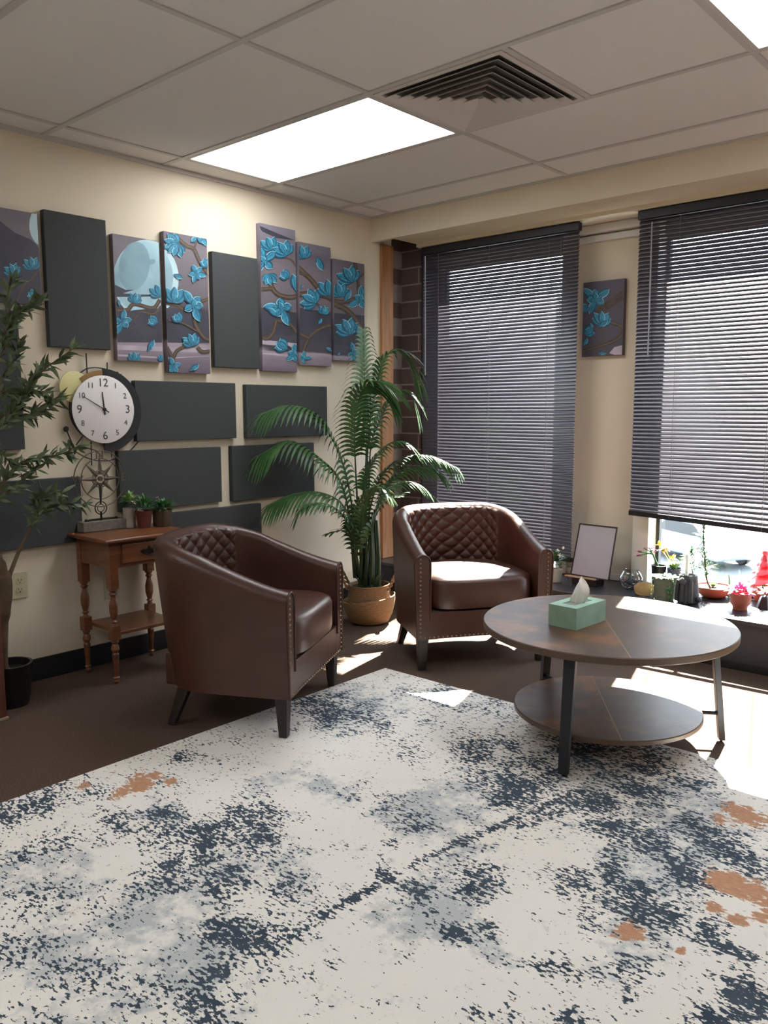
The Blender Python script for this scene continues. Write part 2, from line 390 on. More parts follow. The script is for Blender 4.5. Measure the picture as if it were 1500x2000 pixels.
for k in range(7):
    r = hw-.032-k*.036
    lv = MB(); ringmb(lv, r, r-.026, H-.020-.002*k, H-.003-.001*k, .002); rooted(t, lv, 'louvre', M['vent'], smooth=0)

# black window ledge
t = thing('window_ledge', 'long low black window ledge bench running under the windows', 'ledge', (2.8, .2, 0))
rooted(t, MB().box((.002, -.012, .225), (XR-.002, YW-.002, .246)), 'ledge_top', M['ledge'], smooth=0, bevel=.003)
rooted(t, MB().box((.011, 0.003, 0.001), (XR-.002, YW-.002, .224)), 'front_panel', M['ledge_front'], smooth=0)
rooted(t, MB().box((.012, -.006, 0.001), (XR-.002, .0025, .035)), 'kick_strip', M['base_black'], smooth=0)

# windows: dark metal frame and pane
def window(n, O):
    x0, x1, z0, z1 = O; mb = MB(); e = .0015
    for q in (((x0+e, .465, z0+e), (x0+.02, .495, z1-e)), ((x1-.02, .465, z0+e), (x1-e, .495, z1-e)), ((x0+.02, .465, z0+e), (x1-.02, .495, z0+.02)), ((x0+.02, .465, z1-.02), (x1-.02, .495, z1-e))): mb.box(*q)
    # dark board over the opening, standing in for shade behind the blind's top
    mb.box((x0-.064 if n == 1 else x0, YW-.02, z1), (x1+.004 if n == 1 else x1+.05, YW-.0015, 2.268)); 
    fo = struct(mb.build('window_%d' % n, M['steel'], smooth=0))
    pg = MB().add([(x0+.018, .48, z0+.018), (x1-.018, .48, z0+.018), (x1-.018, .48, z1-.018), (x0+.018, .48, z1-.018)], [(0, 1, 2, 3)])
    pg.build('pane', M['glass'], fo, smooth=0)
window(1, O1); window(2, O2)
sj = MB(); sj.box((.1705, .305, .248), (.186, YW-.001, 2.27)); struct(sj.build('shade_board', M['steel'], smooth=0))  # dark board added on the jamb to imitate shade at the blind's edge

# blinds
def blind(x0, x1, ztop, zb0, zb1, label, wand, cords):
    yc = .29; t = thing('venetian_blind', label, 'window blind', ((x0+x1)/2, yc, ztop))
    rooted(t, MB().box((x0, yc-.022, ztop-.045), (x1, yc+.018, ztop)), 'headrail', M['rail'], smooth=0, bevel=.003)
    mb = MB(); z = ztop-.058; th = radians(57); n = int((z-zb0-.028)/.0202); pitch = (z-zb0-.028)/(n-1)
    for i in range(n):
        zz = z-i*pitch; dz0 = dz1 = 0
        k = n-i                                   # the lowest slats follow the slanting bottom rail
        if k < 5: f = (5-k)/5; dz0 = 0; dz1 = (zb1-zb0)*f
        vs = []
        for x, dz in ((x0+.004, dz0), (x1-.004, dz1)):
            for a, cu in ((-1, 0), (-.5, .0026), (0, .0035), (.5, .0026), (1, 0)):
                h = .013*a; vs.append((x, yc+h*cos(th)-cu*sin(th), zz+dz+h*sin(th)+cu*cos(th)))
        mb.add(vs, [(q_, q_+5, q_+6, q_+1) for q_ in range(4)])
    rooted(t, mb, 'slats', M['slat'], smooth=60)
    mb = MB()
    a = [(x0, yc-.011, zb0-.008), (x1, yc-.011, zb1-.008), (x1, yc+.011, zb1-.008), (x0, yc+.011, zb0-.008)]
    mb.prism(a, (0, 0, .026)); rooted(t, mb, 'bottom_rail', M['rail'], smooth=0)
    for cx in cords:
        mb = MB(); zb = zb0+(zb1-zb0)*(cx-x0)/(x1-x0)
        for yy in (yc-.0125, yc+.0125): mb.tube([(cx, yy, ztop-.045), (cx, yy, zb)], .0012, 5)
        rooted(t, mb, 'ladder_cord', M['cord'])
    wx, wz0, wz1 = wand
    rooted(t, MB().tube([(wx, yc-.028, wz0), (wx+.002, yc-.027, wz1)], .004, 8), 'tilt_wand', M['wand'])
    return t
blind(.192, 1.318, 2.268, .36, .36, 'closed charcoal venetian blind on the window behind the second armchair', (.235, 2.21, 1.46), (.33, .72, 1.13))
blind(1.662, 3.0, 2.268, .668, .612, 'charcoal venetian blind with a slanting bottom rail hung short of the row of potted plants', (1.745, 2.20, 1.51), (1.89, 2.36, 2.80))
mb = MB().tube(bez([(1.215, .262, 2.2), (1.216, .262, 1.9), (1.214, .262, 1.62)], 6), .0014, 5)
mb.ball((1.214, .262, 1.61), .006); tag(mb.build('blind_cord', M['cord']), 'thin lift cord hanging on the right side of the narrower blind', 'cord')

# outdoors: pavement, far white wall, parked car
struct(MB().add([(-60, 1.2, -3.7), (60, 1.2, -3.7), (60, 90, -3.7), (-60, 90, -3.7)], [(0, 1, 2, 3)]).build('ground', mat('grey_asphalt', srgb(84, 90, 92), .9, noise=(1.2, .15)), smooth=0))
bw = mat('white_render', srgb(228, 228, 226), .8)
tag(MB().box((-60, 60, -3.7), (60, 62, 4)).build('building', bw, smooth=0), 'long pale building across the parking lot, seen through the blinds', 'building')
cp = at(1409, 1106, 2, -3.7)
def car(loc, rz):
    t = thing('car', 'washed out blue grey car parked outside behind the potted pine', 'car', loc, rz)
    prof = [(-.75, .3), (-.85, .55), (-.8, .85), (-.3, .95), (.35, 1.38), (1.7, 1.42), (2.6, 1.0), (3.3, .92), (3.4, .5), (3.3, .28)]
    mb = MB(); n = len(prof)
    for y0_, y1_ in ((-.85, .85),):
        mb.prism([(x, y0_, z) for x, z in prof], (0, 1.7, 0))
    mb.build('body', mat('blue_grey_car_paint', srgb(128, 142, 162), .3, coat=.6), t, bevel=.08)
    mb = MB(); mb.prism([(-.2, -.86, .96), (.38, -.86, 1.32), (1.65, -.86, 1.35), (2.3, -.86, .98)], (0, 1.72, 0)); mb.build('side_window', mat('dark_car_glass', srgb(30, 36, 44), .1), t, smooth=0)
    for x in (0, 2.6):
        for y in (-.8, .8):
            R_ = Matrix.Rotation(pi/2, 4, 'X')
            q = MB().lathe([(.18, -.1), (.30, -.11), (.33, -.06), (.33, .06), (.30, .11), (.18, .1)], (x, y, .33), 28, R_)
            wh = q.build('wheel', M['black'], t)
            MB().lathe([(.02, -.115), (.17, -.118), (.19, -.09), (.19, .09), (.17, .118), (.02, .115)], (x, y, .33), 20, R_).build('hubcap', mat('silver_hub', srgb(150, 152, 156), .3, metal=.7), wh)
    return t
car(cp, radians(150))

# ------------------------------------------------------------------ rug
def rug():
    import numpy as np
    def W(px, py): q = at(px, py, 2, .008); return q.x, q.y
    x0, x1, y0, y1 = 1.098, 4.15, -5.2, -1.10
    nx, ny = 190, 256; verts = []; cols = []
    navy = [((60, 1575), 60, .8), ((20, 1590), 40, .6), ((180, 1545), 40, .45), ((640, 1385), 45, .95), ((700, 1400), 45, .6), ((600, 1365), 30, .8), ((745, 1420), 25, .6), ((860, 1360), 50, .5), ((960, 1370), 40, .5),
            ((930, 1465), 40, .95), ((990, 1455), 30, .8), ((1000, 1540), 55, .95), ((950, 1520), 50, .6), ((1060, 1510), 60, .7), ((1170, 1565), 38, 1.15), ((1130, 1560), 40, .8), ((1240, 1540), 60, .7), ((1150, 1470), 80, .75), ((1250, 1480), 70, .7), ((1330, 1520), 60, .6),
            ((1200, 1620), 60, .7), ((1270, 1630), 70, .7), ((1370, 1630), 60, .8), ((1430, 1660), 60, .9), ((1350, 1700), 55, .85), ((1470, 1690), 40, .8), ((1250, 1760), 70, .95), ((1310, 1780), 50, .9), ((1190, 1700), 50, .8), ((1120, 1720), 50, .75), ((940, 1710), 50, .75), ((920, 1740), 40, .7),
            ((1140, 1790), 45, .6), ((1390, 1820), 45, .95), ((1430, 1850), 50, .95), ((1450, 1950), 60, .95), ((1390, 1990), 50, .9), ((1240, 1900), 55, .7), ((1080, 1870), 45, .7), ((890, 1820), 30, 1.0), ((960, 1810), 35, .6), ((1000, 1960), 40, .6), ((925, 1975), 25, .9), ((1105, 1995), 30, .9),
            ((300, 1620), 70, .7), ((230, 1600), 50, .65), ((400, 1640), 80, .72), ((480, 1600), 70, .75), ((500, 1650), 60, .7), ((330, 1700), 80, .62), ((450, 1720), 70, .6), ((80, 1650), 40, .6), ((130, 1640), 30, .6), ((270, 1730), 50, .5), ((190, 1770), 60, .4), ((60, 1760), 60, .4), ((40, 1850), 60, .4), ((150, 1900), 70, .45), ((300, 1930), 80, .5), ((430, 1900), 60, .7), ((390, 1960), 60, .7), ((520, 1850), 60, .6), ((620, 1900), 50, .35), ((560, 1820), 40, .6),
            ((440, 1820), 45, 1.0), ((510, 1840), 40, .95), ((560, 1730), 60, .45), ((760, 1645), 14, 1.1), ((750, 1705), 24, 1.15), ((810, 1740), 40, .75), ((760, 1560), 40, .5), ((800, 1600), 40, .45), ((700, 1540), 50, .3), ((350, 1475), 20, .8), ((500, 1480), 40, .3), ((800, 1480), 50, .3), ((650, 1880), 25, .8), ((820, 1500), 30, .3)]
    lines = [((540, 1840), (640, 1790), 14, .85), ((620, 1790), (760, 1715), 15, 1.35), ((780, 1700), (870, 1655), 12, .9), ((860, 1660), (1000, 1600), 12, .9), ((1000, 1600), (1130, 1545), 12, .9), ((370, 1600), (440, 1575), 8, .5), ((400, 1830), (540, 1850), 22, 1.0), ((1020, 1610), (1100, 1580), 16, .8)]
    blue = [((560, 1500), 90, .6), ((640, 1540), 80, .7), ((820, 1580), 100, .8), ((900, 1560), 80, .7), ((850, 1780), 110, .9), ((760, 1800), 70, .7), ((300, 1780), 120, .9), ((370, 1880), 120, .9), ((180, 1700), 90, .6), ((120, 1850), 120, .7), ((60, 1700), 80, .6), ((600, 1700), 80, .5), ((960, 1850), 60, .6), ((700, 1380), 70, .7), ((1250, 1700), 120, .7), ((1330, 1620), 120, .8), ((480, 1680), 100, .6), ((300, 1600), 80, .5), ((1150, 1500), 100, .7), ((230, 1980), 100, .6), ((480, 1980), 80, .3), ((1350, 1560), 70, .8), ((1230, 1850), 90, .6), ((900, 1660), 70, .5)]
    rust = [((1420, 1720), 42, 1.2), ((1470, 1740), 40, 1.1), ((1500, 1760), 40, 1), ((1400, 1770), 22, 1.1), ((1440, 1790), 26, 1.1), ((1485, 1790), 20, 1.0), ((1455, 1590), 34, 1.1), ((1410, 1600), 22, .9), ((1500, 1600), 20, .9), ((1235, 1820), 30, 1.0), ((1195, 1825), 16, .9), ((1335, 1855), 18, .9), ((270, 1530), 32, 1.05), ((240, 1545), 22, 1.0), ((300, 1515), 20, .9), ((335, 1525), 14, .9), ((165, 1532), 16, .9), ((220, 1510), 10, .8), ((345, 1820), 1, 0)]
    cream = [((690, 1490), 55, .9), ((780, 1520), 45, .9), ((640, 1600), 50, .8), ((765, 1680), 22, 1.4), ((690, 1660), 60, .8), ((230, 1680), 50, .9), ((120, 1600), 50, .6), ((330, 1790), 50, .8), ((700, 1860), 90, .9), ((800, 1930), 140, 1.0), ((620, 1960), 80, .9), ((1050, 1800), 65, 1.2), ((1130, 1660), 40, .7), ((1300, 1930), 60, .7), ((1360, 1900), 40, .6), ((1470, 1830), 30, 1.3), ((1010, 1700), 50, .7), ((560, 1480), 60, .7), ((260, 1570), 30, .5), ((1360, 1780), 1, 0), ((1420, 1762), 14, 1.5), ((420, 1560), 40, .6), ((60, 1620), 30, .7), ((1000, 1930), 60, .8), ((560, 1560), 30, .7), ((900, 1950), 60, .5)]
    xs = np.linspace(x0, x1, nx+1); ys = np.linspace(y0, y1, ny+1); GX, GY = np.meshgrid(xs, ys)
    def blobs(L):
        F_ = np.zeros_like(GX)
        for (c, r, a) in L:
            X0, Y0 = W(*c); X1, Y1 = W(c[0]+r, c[1]); rr = hypot(X1-X0, Y1-Y0)
            X2, Y2 = W(c[0], c[1]+r*.75); r2 = max(hypot(X2-X0, Y2-Y0), .02)
            ax, ay = (X1-X0)/rr, (Y1-Y0)/rr
            u = ((GX-X0)*ax+(GY-Y0)*ay)/rr; v = (-(GX-X0)*ay+(GY-Y0)*ax)/r2
            F_ = np.maximum(F_, a*np.exp(-(u*u+v*v)*.9))
        return F_
    nv = blobs(navy)
    for a, b, wd, am in lines:
        A, B = np.array(W(*a)), np.array(W(*b)); q = W(a[0]+wd, a[1]); wr = hypot(q[0]-A[0], q[1]-A[1])
        d = B-A; t = np.clip(((GX-A[0])*d[0]+(GY-A[1])*d[1])/(d@d), 0, 1); D = np.hypot(GX-A[0]-t*d[0], GY-A[1]-t*d[1])
        nv = np.maximum(nv, am*np.exp(-(D/wr)**2))
    nv = np.clip(nv*1.05+.24-.8*blobs(cream), 0, 1.3)/1.3
    bl, ru = np.clip(blobs(blue)-.7*blobs(cream), 0, 1), blobs(rust)/1.3
    ru = np.clip(ru-.8*blobs([((1425, 1762), 17, 1)]), 0, 1)
    k = 0; verts = [(float(x), float(y), 0) for y in ys for x in xs]
    fs = [(j*(nx+1)+i, j*(nx+1)+i+1, (j+1)*(nx+1)+i+1, (j+1)*(nx+1)+i) for j in range(ny) for i in range(nx)]
    nv_ = len(verts)
    me = bpy.data.meshes.new('area_rug')
    # thickness skirt
    bd = [i for i in range(nx+1)]+[j*(nx+1)+nx for j in range(1, ny+1)]+[ny*(nx+1)+i for i in range(nx-1, -1, -1)]+[j*(nx+1) for j in range(ny-1, 0, -1)]
    verts = [(x, y, .005) for x, y, z in verts]+[(verts[i][0], verts[i][1], .0005) for i in bd]
    nb = len(bd); fs += [(bd[(i+1) % nb], bd[i], nv_+i, nv_+(i+1) % nb) for i in range(nb)]
    me.from_pydata(verts, [], fs); me.update()
    at_ = me.color_attributes.new('pattern', 'FLOAT_COLOR', 'POINT'); data = np.zeros((len(verts), 4), dtype=np.float32)
    data[:nv_, 0] = nv.ravel(); data[:nv_, 1] = bl.ravel(); data[:nv_, 2] = ru.ravel(); data[:, 3] = 1
    at_.data.foreach_set('color', data.ravel())
    o = bpy.data.objects.new('area_rug', me); COL.objects.link(o)
    m, N, L, p = nodes_mat('distressed_abstract_rug'); tc = N.new('ShaderNodeTexCoord'); a = N.new('ShaderNodeVertexColor'); a.layer_name = 'pattern'
    sp = N.new('ShaderNodeSeparateColor'); L.new(a.outputs[0], sp.inputs[0])
    mp = N.new('ShaderNodeMapping'); mp.inputs['Rotation'].default_value = (0, 0, radians(-8)); mp.inputs['Scale'].default_value = (.8, 1.5, 1); L.new(tc.outputs['Object'], mp.inputs[0])
    fine = noise(N, L, mp.outputs[0], 88, 2, .5); med = noise(N, L, tc.outputs['Object'], 9, 4, .6); coarse = noise(N, L, mp.outputs[0], 26, 3, .6)
    # navy flecks
    dens = mth(N, L, 'MULTIPLY_ADD', mth(N, L, 'SUBTRACT', med, .5), 1.5, sp.outputs[0])
    dens = mth(N, L, 'MULTIPLY_ADD', mth(N, L, 'SUBTRACT', coarse, .5), .55, dens)
    dens = mth(N, L, 'MINIMUM', dens, .98)
    thr = mth(N, L, 'MULTIPLY_ADD', dens, -.34, .70)
    fl = mth(N, L, 'MULTIPLY_ADD', mth(N, L, 'SUBTRACT', fine, thr), 28, .35); fl = mth(N, L, 'MINIMUM', mth(N, L, 'MAXIMUM', fl, 0), 1)
    # soft blue grey wash
    w1 = mth(N, L, 'MULTIPLY_ADD', mth(N, L, 'SUBTRACT', noise(N, L, tc.outputs['Object'], 34, 4, .7), .5), 1.6, mth(N, L, 'MULTIPLY_ADD', mth(N, L, 'SUBTRACT', med, .5), 2.0, sp.outputs[1]))
    w1 = mth(N, L, 'MINIMUM', mth(N, L, 'MAXIMUM', mth(N, L, 'MULTIPLY_ADD', mth(N, L, 'SUBTRACT', w1, .22), 1.7, 0), 0), .85)
    rs = mth(N, L, 'MULTIPLY_ADD', mth(N, L, 'SUBTRACT', noise(N, L, mp.outputs[0], 48, 3, .6), .5), 1.3, mth(N, L, 'MULTIPLY_ADD', mth(N, L, 'SUBTRACT', med, .5), .8, sp.outputs[2]))
    rs = mth(N, L, 'MINIMUM', mth(N, L, 'MAXIMUM', mth(N, L, 'MULTIPLY', mth(N, L, 'SUBTRACT', rs, .40), 9), 0), 1)
    base = mixc(N, L, mth(N, L, 'MULTIPLY', noise(N, L, tc.outputs['Object'], 4, 3), .4), srgb(236, 232, 224), srgb(222, 221, 218))
    c = mixc(N, L, w1, base, srgb(178, 184, 187))
    nav = mixc(N, L, noise(N, L, tc.outputs['Object'], 12, 3), srgb(34, 50, 68), srgb(84, 96, 106))
    c = mixc(N, L, fl, c, nav); rc = mixc(N, L, fine, srgb(166, 118, 90), srgb(204, 162, 132))
    c = mixc(N, L, rs, c, rc)
    L.new(c, p.inputs['Base Color']); p.inputs['Roughness'].default_value = .95; p.inputs['Specular IOR Level'].default_value = .15
    b = N.new('ShaderNodeBump'); b.inputs['Strength'].default_value = .3; b.inputs['Distance'].default_value = .003
    L.new(noise(N, L, tc.outputs['Object'], 400, 2), b.inputs['Height']); L.new(b.outputs[0], p.inputs['Normal'])
    me.materials.append(m)
    tag(o, 'large cream area rug with distressed navy, grey blue and rust abstract pattern', 'rug')
rug()

# ------------------------------------------------------------------ barrel armchairs
def armchair(loc, ang, label):
    t = thing('armchair', label, 'armchair', loc, ang)
    ZB = .156; XF, XS = .30, -.04; TH = .078
    def outline(u, hw, bx, inset):          # u 0..1 from the right arm front round the back to the left arm front; returns (x, y)
        hw -= inset; bx -= inset; Ls = XF-XS; La = pi*sqrt((hw*hw+bx*bx)/2); T = 2*Ls+La; s = u*T
        if s < Ls: return XF-s, -hw
        if s > T-Ls: return XS+(s-(T-Ls)), hw
        a = (s-Ls)/La*pi; e = .84
        return XS-bx*abs(sin(a))**e, -hw*(1 if cos(a) > 0 else -1)*abs(cos(a))**e
    def ztop(x):
        f = min(1, max(0, (XF-x)/(XF+.30))); return .562+.172*(f*f*(3-2*f)*.4+f*.6)
    NU = 84; rows = []
    for i in range(NU+1):
        u = i/NU; ot = outline(u, .352, .315, 0); ob = outline(u, .336, .235, 0); it = outline(u, .352, .315, TH); zt = ztop(ot[0])
        ob = (ob[0]-(0 if 0 else 0), ob[1]); r = TH/2; col = []
        for k in range(6):                  # outer wall, leaning outwards
            f = k/5; z = ZB+(zt-r-ZB)*f; g_ = f**.8; col.append((ob[0]+(ot[0]-ob[0])*g_, ob[1]+(ot[1]-ob[1])*g_, z))
        for k in range(1, 8):               # rounded top roll
            a = pi*k/8; c_ = (1-cos(a))/2; col.append((ot[0]+(it[0]-ot[0])*c_, ot[1]+(it[1]-ot[1])*c_, zt-r+r*sin(a)))
        for k in range(5):                  # inner wall
            f = k/4; z = zt-r-(zt-r-.25)*f; col.append((it[0], it[1], z))
        ib = outline(u, .336, .235, .10); col.append((ib[0], ib[1], ZB)); rows.append(col)
    mb = MB(); n = len(rows[0]); vs = [q for c_ in rows for q in c_]
    fs = [(i*n+j, i*n+(j+1) % n, (i+1)*n+(j+1) % n, (i+1)*n+j) for i in range(NU) for j in range(n)]
    fs += [tuple(range(n)), tuple(NU*n+j for j in range(n-1, -1, -1))]
    mb.add(vs, fs); mb.build('shell', M['leather'], t, smooth=50)
    # piping on the front edge of each arm
    for s in (0, NU):
        mb = MB(); q = rows[s]; mb.tube([(a+.002, b, c) for a, b, c in q[:-1]], .0045, 6); mb.build('arm_piping', M['leather_dark'], t)
    # quilted inner back
    mb = MB(); nu, nv = 240, 100; u0, u1 = .305, .695; vs = []
    for i in range(nu+1):
        u = u0+(u1-u0)*i/nu; it = outline(u, .352, .315, TH-.001); up = outline(min(1, u+.004), .352, .315, TH-.001); um = outline(u-.004, .352, .315, TH-.001)
        nx_, ny_ = -(up[1]-um[1]), (up[0]-um[0]); l_ = hypot(nx_, ny_); nx_, ny_ = nx_/l_, ny_/l_
        if nx_*(0-it[0])+ny_*(0-it[1]) < 0: nx_, ny_ = -nx_, -ny_
        ot = outline(u, .352, .315, 0); zt = ztop(ot[0])-.015
        for j in range(nv+1):
            f = j/nv; z = .38+(zt-.38)*f
            A = (u-u0)/(u1-u0)*17; B = (z-.38)/.034
            d = abs(sin(pi*(A+B)/2*1.0))*abs(sin(pi*(A-B)/2*1.0)); e = min(1, min(i, nu-i)/6, (nv-j)/3+.02)
            off = (.003+.0085*d**.6)*e - (.02*(max(0, z-(ztop(ot[0])-TH/2))/(TH/2))**2 if z > ztop(ot[0])-TH/2 else 0)
            vs.append((it[0]+nx_*off, it[1]+ny_*off, z))
    m_ = nv+1; mb.add(vs, [(i*m_+j, (i+1)*m_+j, (i+1)*m_+j+1, i*m_+j+1) for i in range(nu) for j in range(nv)])
    o = mb.build('quilted_back', M['leather'], t, smooth=60); o['label'] = 'diamond quilted inner backrest'
    # front rail and seat box
    mb = MB(); mb.box((-.24, -.278, ZB+.002), (.285, .278, .288)); mb.build('seat_rail', M['leather'], t, smooth=0, bevel=.008)
    # cushion: rounded slab following the barrel
    mb = MB(); n = 60; L_ = []
    for k, (ins, z) in enumerate(((.018, .292), (.004, .298), (0, .315), (0, .415), (.006, .432), (.022, .443), (.06, .449), (.14, .452))):
        row = []
        for j in range(n):
            a = 2*pi*j/n; cx_, cy_ = cos(a), sin(a)
            ex = 5 if cx_ > 0 else 2.6; hx = (.262 if cx_ > 0 else .268)-ins; hy = .270-ins
            rr = (abs(cx_)**ex+abs(cy_)**ex)**(-1/ex); row.append((.052+hx*cx_*rr, hy*cy_*rr, z))
        L_ += row
    k = 8; fs = [(i*n+j, i*n+(j+1) % n, (i+1)*n+(j+1) % n, (i+1)*n+j) for i in range(k-1) for j in range(n)]+[tuple(range(n-1, -1, -1)), tuple((k-1)*n+j for j in range(n))]
    mb.add(L_, fs); mb.build('seat_cushion', M['leather'], t, smooth=50)
    # brass nailheads: up both arm fronts and along the bottom of the front rail
    mb = MB()
    for s in (-1, 1):
        for k in range(19): mb.ball((XF+.001, s*.323, .175+k*.0205), .0048, 8)
    for k in range(28): mb.ball((.301, -.300+k*.0222, .166), .0048, 8)
    mb.build('nailhead_trim', M['brass'], t)
    mb = MB(); mb.box((.28, -.278, ZB+.001), (XF-.0005, .278, .286)); mb.build('front_rail', M['leather'], t, smooth=0, bevel=.003)
    # legs
    for s in (-1, 1):
        mb = MB(); mb.add([(.235, s*.302-.026, .156), (.285, s*.302-.026, .156), (.285, s*.302+.026, .156), (.235, s*.302+.026, .156), (.248, s*.304-.017, 0), (.280, s*.304-.017, 0), (.280, s*.304+.017, 0), (.248, s*.304+.017, 0)],
            [(0, 1, 2, 3), (7, 6, 5, 4), (0, 4, 5, 1), (1, 5, 6, 2), (2, 6, 7, 3), (3, 7, 4, 0)]); mb.build('leg', M['leg_dark'], t, smooth=0, bevel=.003)
        mb = MB(); x, y = -.165, s*.25; xb, yb = -.215, s*.28
        mb.add([(x-.025, y-.023, .156), (x+.025, y-.023, .156), (x+.025, y+.023, .156), (x-.025, y+.023, .156), (xb-.016, yb-.016, 0), (xb+.016, yb-.016, 0), (xb+.016, yb+.016, 0), (xb-.016, yb+.016, 0)],
            [(0, 1, 2, 3), (7, 6, 5, 4), (0, 4, 5, 1), (1, 5, 6, 2), (2, 6, 7, 3), (3, 7, 4, 0)]); mb.build('leg', M['leg_dark'], t, smooth=0, bevel=.003)
    return t
armchair((.993, -1.8365, .0052), atan2(.47, .882), 'brown leather barrel armchair in the shade beside the wooden side table')
armchair((1.189, -.595, 0), atan2(-.556, .83), 'brown leather barrel armchair with a sunlit seat in front of the window blind')

# ------------------------------------------------------------------ round two tier coffee table
TC = Vector((2.265, -1.155, 0)); TT = .445
t = thing('coffee_table', 'round two tier coffee table with rustic brown tops and black steel legs', 'coffee table', TC)
def disc(r, z0, z1, name, c=(0, 0)):
    mb = MB(); e = .003; mb.lathe([(r-e, z0), (r, z0+e), (r, z1-e), (r-e, z1)], (c[0], c[1], 0), 96)
    mb.mi = [1]*len(mb.f); mb.mi[-1] = 0
    return mb.build(name, [M['rustic'], M['table_edge']], t, smooth=30)
disc(.462, TT-.026, TT, 'table_top'); disc(.345, .108, .127, 'shelf', (.012, -.012))
for a in (-81, 33, 153):
    a = radians(a); d = Vector((cos(a), sin(a), 0)); s = Vector((-sin(a), cos(a), 0))
    T_ = d*.385+Vector((0, 0, TT-.027)); B_ = d*.428+Vector((0, 0, .012))
    mb = MB(); w_, h_ = .021, .011
    q = [T_+d*a_*h_+s*b_*w_ for a_, b_ in ((-1, -1), (1, -1), (1, 1), (-1, 1))]+[B_+d*a_*h_+s*b_*w_*.8 for a_, b_ in ((-1, -1), (1, -1), (1, 1), (-1, 1))]
    mb.add(q, [(0, 1, 2, 3), (7, 6, 5, 4), (0, 4, 5, 1), (1, 5, 6, 2), (2, 6, 7, 3), (3, 7, 4, 0)])
    lg = mb.build('leg', M['steel'], t, smooth=0, bevel=.0015)
    mb = MB(); mb.tube([B_+Vector((0, 0, .002)), Vector((B_.x, B_.y, 0.0 if a != radians(-81) else .0055))], .005, 8); mb.build('foot_screw', M['steel'], lg)
    P = d*.418+Vector((0, 0, .112)); mb = MB()
    mb.tube([P, d*.34+Vector((0, 0, .112))], .008, 6); mb.build('shelf_bracket', M['steel'], lg)

# tissue box
A, B, C_ = at(1125, 1232, 2, TT), at(1063, 1223, 2, TT), at(1182, 1212, 2, TT)
e1, e2 = (B-A), (C_-A); ang = atan2(e2.y, e2.x); e1n = Vector((-sin(ang), cos(ang), 0)); W1 = e1.dot(e1n); W2 = e2.length
if W1 < 0: e1n = -e1n; W1 = -W1
t = thing('tissue_box', 'mint green tissue box with a white tissue pulled up on the coffee table', 'tissue box', (A.x, A.y, TT+.0005))
def bxp(u, v, z): return A+e2.normalized()*u+e1n*v+Vector((0, 0, z+.0005))
hb = .080; mb = MB(); a0, a1, b0, b1 = W2*.2, W2*.8, W1*.27, W1*.73
P4 = lambda z, i=0: [bxp(i, i, z), bxp(W2-i, i, z), bxp(W2-i, W1-i, z), bxp(i, W1-i, z)]
O4 = lambda z: [bxp(a0, b0, z), bxp(a1, b0, z), bxp(a1, b1, z), bxp(a0, b1, z)]
V = P4(0)+P4(hb)+O4(hb)+O4(hb-.004); fs = [(3, 2, 1, 0)]
for i in range(4):
    j = (i+1) % 4; fs += [(i, j, 4+j, 4+i), (4+i, 4+j, 8+j, 8+i), (8+i, 8+j, 12+j, 12+i)]
mb.add(V, fs); rooted(t, mb, 'box', M['mint'], smooth=0)
mb = MB().add(O4(hb-.0035), [(0, 1, 2, 3)]); rooted(t, mb, 'opening_film', M['foil'], smooth=0)
mb = MB(); n = 22; k = 9; c0 = bxp(W2*.5, W1*.5, hb-.004); c1 = c0+Vector((.012, .004, .092)); vs = []
for i in range(k):
    f = i/(k-1)
    for j in range(n):
        a = 2*pi*j/n; r = ((.027-.010*f)*sqrt(max(0, 1-f**6))+.0015)*(1+.28*sin(3*a+f*2)+.12*sin(7*a)); r *= (1+.35*sin(pi*f))
        q = c0+(c1-c0)*f+Vector((cos(a+.6)*r*.9, sin(a+.6)*r*.42, .01*sin(2*a)*f)); vs.append(q+Vector((0.012*sin(pi*f), -.008*sin(pi*f), 0)))
mb.add(vs, [(i*n+j, i*n+(j+1) % n, (i+1)*n+(j+1) % n, (i+1)*n+j) for i in range(k-1) for j in range(n)]+[tuple((k-1)*n+j for j in range(n))])
rooted(t, mb, 'tissue', M['tissue'], smooth=70)

# ------------------------------------------------------------------ turned leg side table
tz = .672
t = thing('side_table', 'small cherry wood side table with turned legs, a drawer and a low shelf', 'side table', (.2, -1.89, 0))
X0, X1, Y0, Y1 = .02, .375, -2.125, -1.665
mb = MB(); mb.box((X0, Y0, tz-.018), (X1, Y1, tz)); rooted(t, mb, 'table_top', M['cherry'], smooth=40, bevel=.007)
mb = MB(); ax0, ax1, ay0, ay1 = .045, .335, -2.085, -1.705
mb.box((ax0, ay0, .535), (ax0+.016, ay1, tz-.019)); mb.box((ax0+.016, ay0, .535), (ax1-.018, ay0+.016, tz-.019)); mb.box((ax0+.016, ay1-.016, .535), (ax1-.018, ay1, tz-.019)); mb.box((ax1-.018, ay0, .535), (ax1, ay1, tz-.019))
rooted(t, mb, 'apron', M['cherry'], smooth=0)
dr = rooted(t, MB().box((ax1+.0003, ay0+.055, .552), (ax1+.015, ay1-.055, .640)), 'drawer', M['cherry'], smooth=0, bevel=.004)
mb = MB(); c = Vector((ax1+.018, -1.895, .597))
mb.prism([c+Vector((-.003, a, b)) for a, b in ((-.045, .004), (-.03, .012), (-.012, .008), (0, .024), (.012, .008), (.03, .012), (.045, .004), (.03, -.010), (.01, -.012), (0, -.02), (-.01, -.012), (-.03, -.010))], (.004, 0, 0))
mb.tube(bez([c+Vector((.002, -.032, .002)), c+Vector((.014, -.024, -.012)), c+Vector((.016, 0, -.017)), c+Vector((.014, .024, -.012)), c+Vector((.002, .032, .002))], 5), .003, 7)
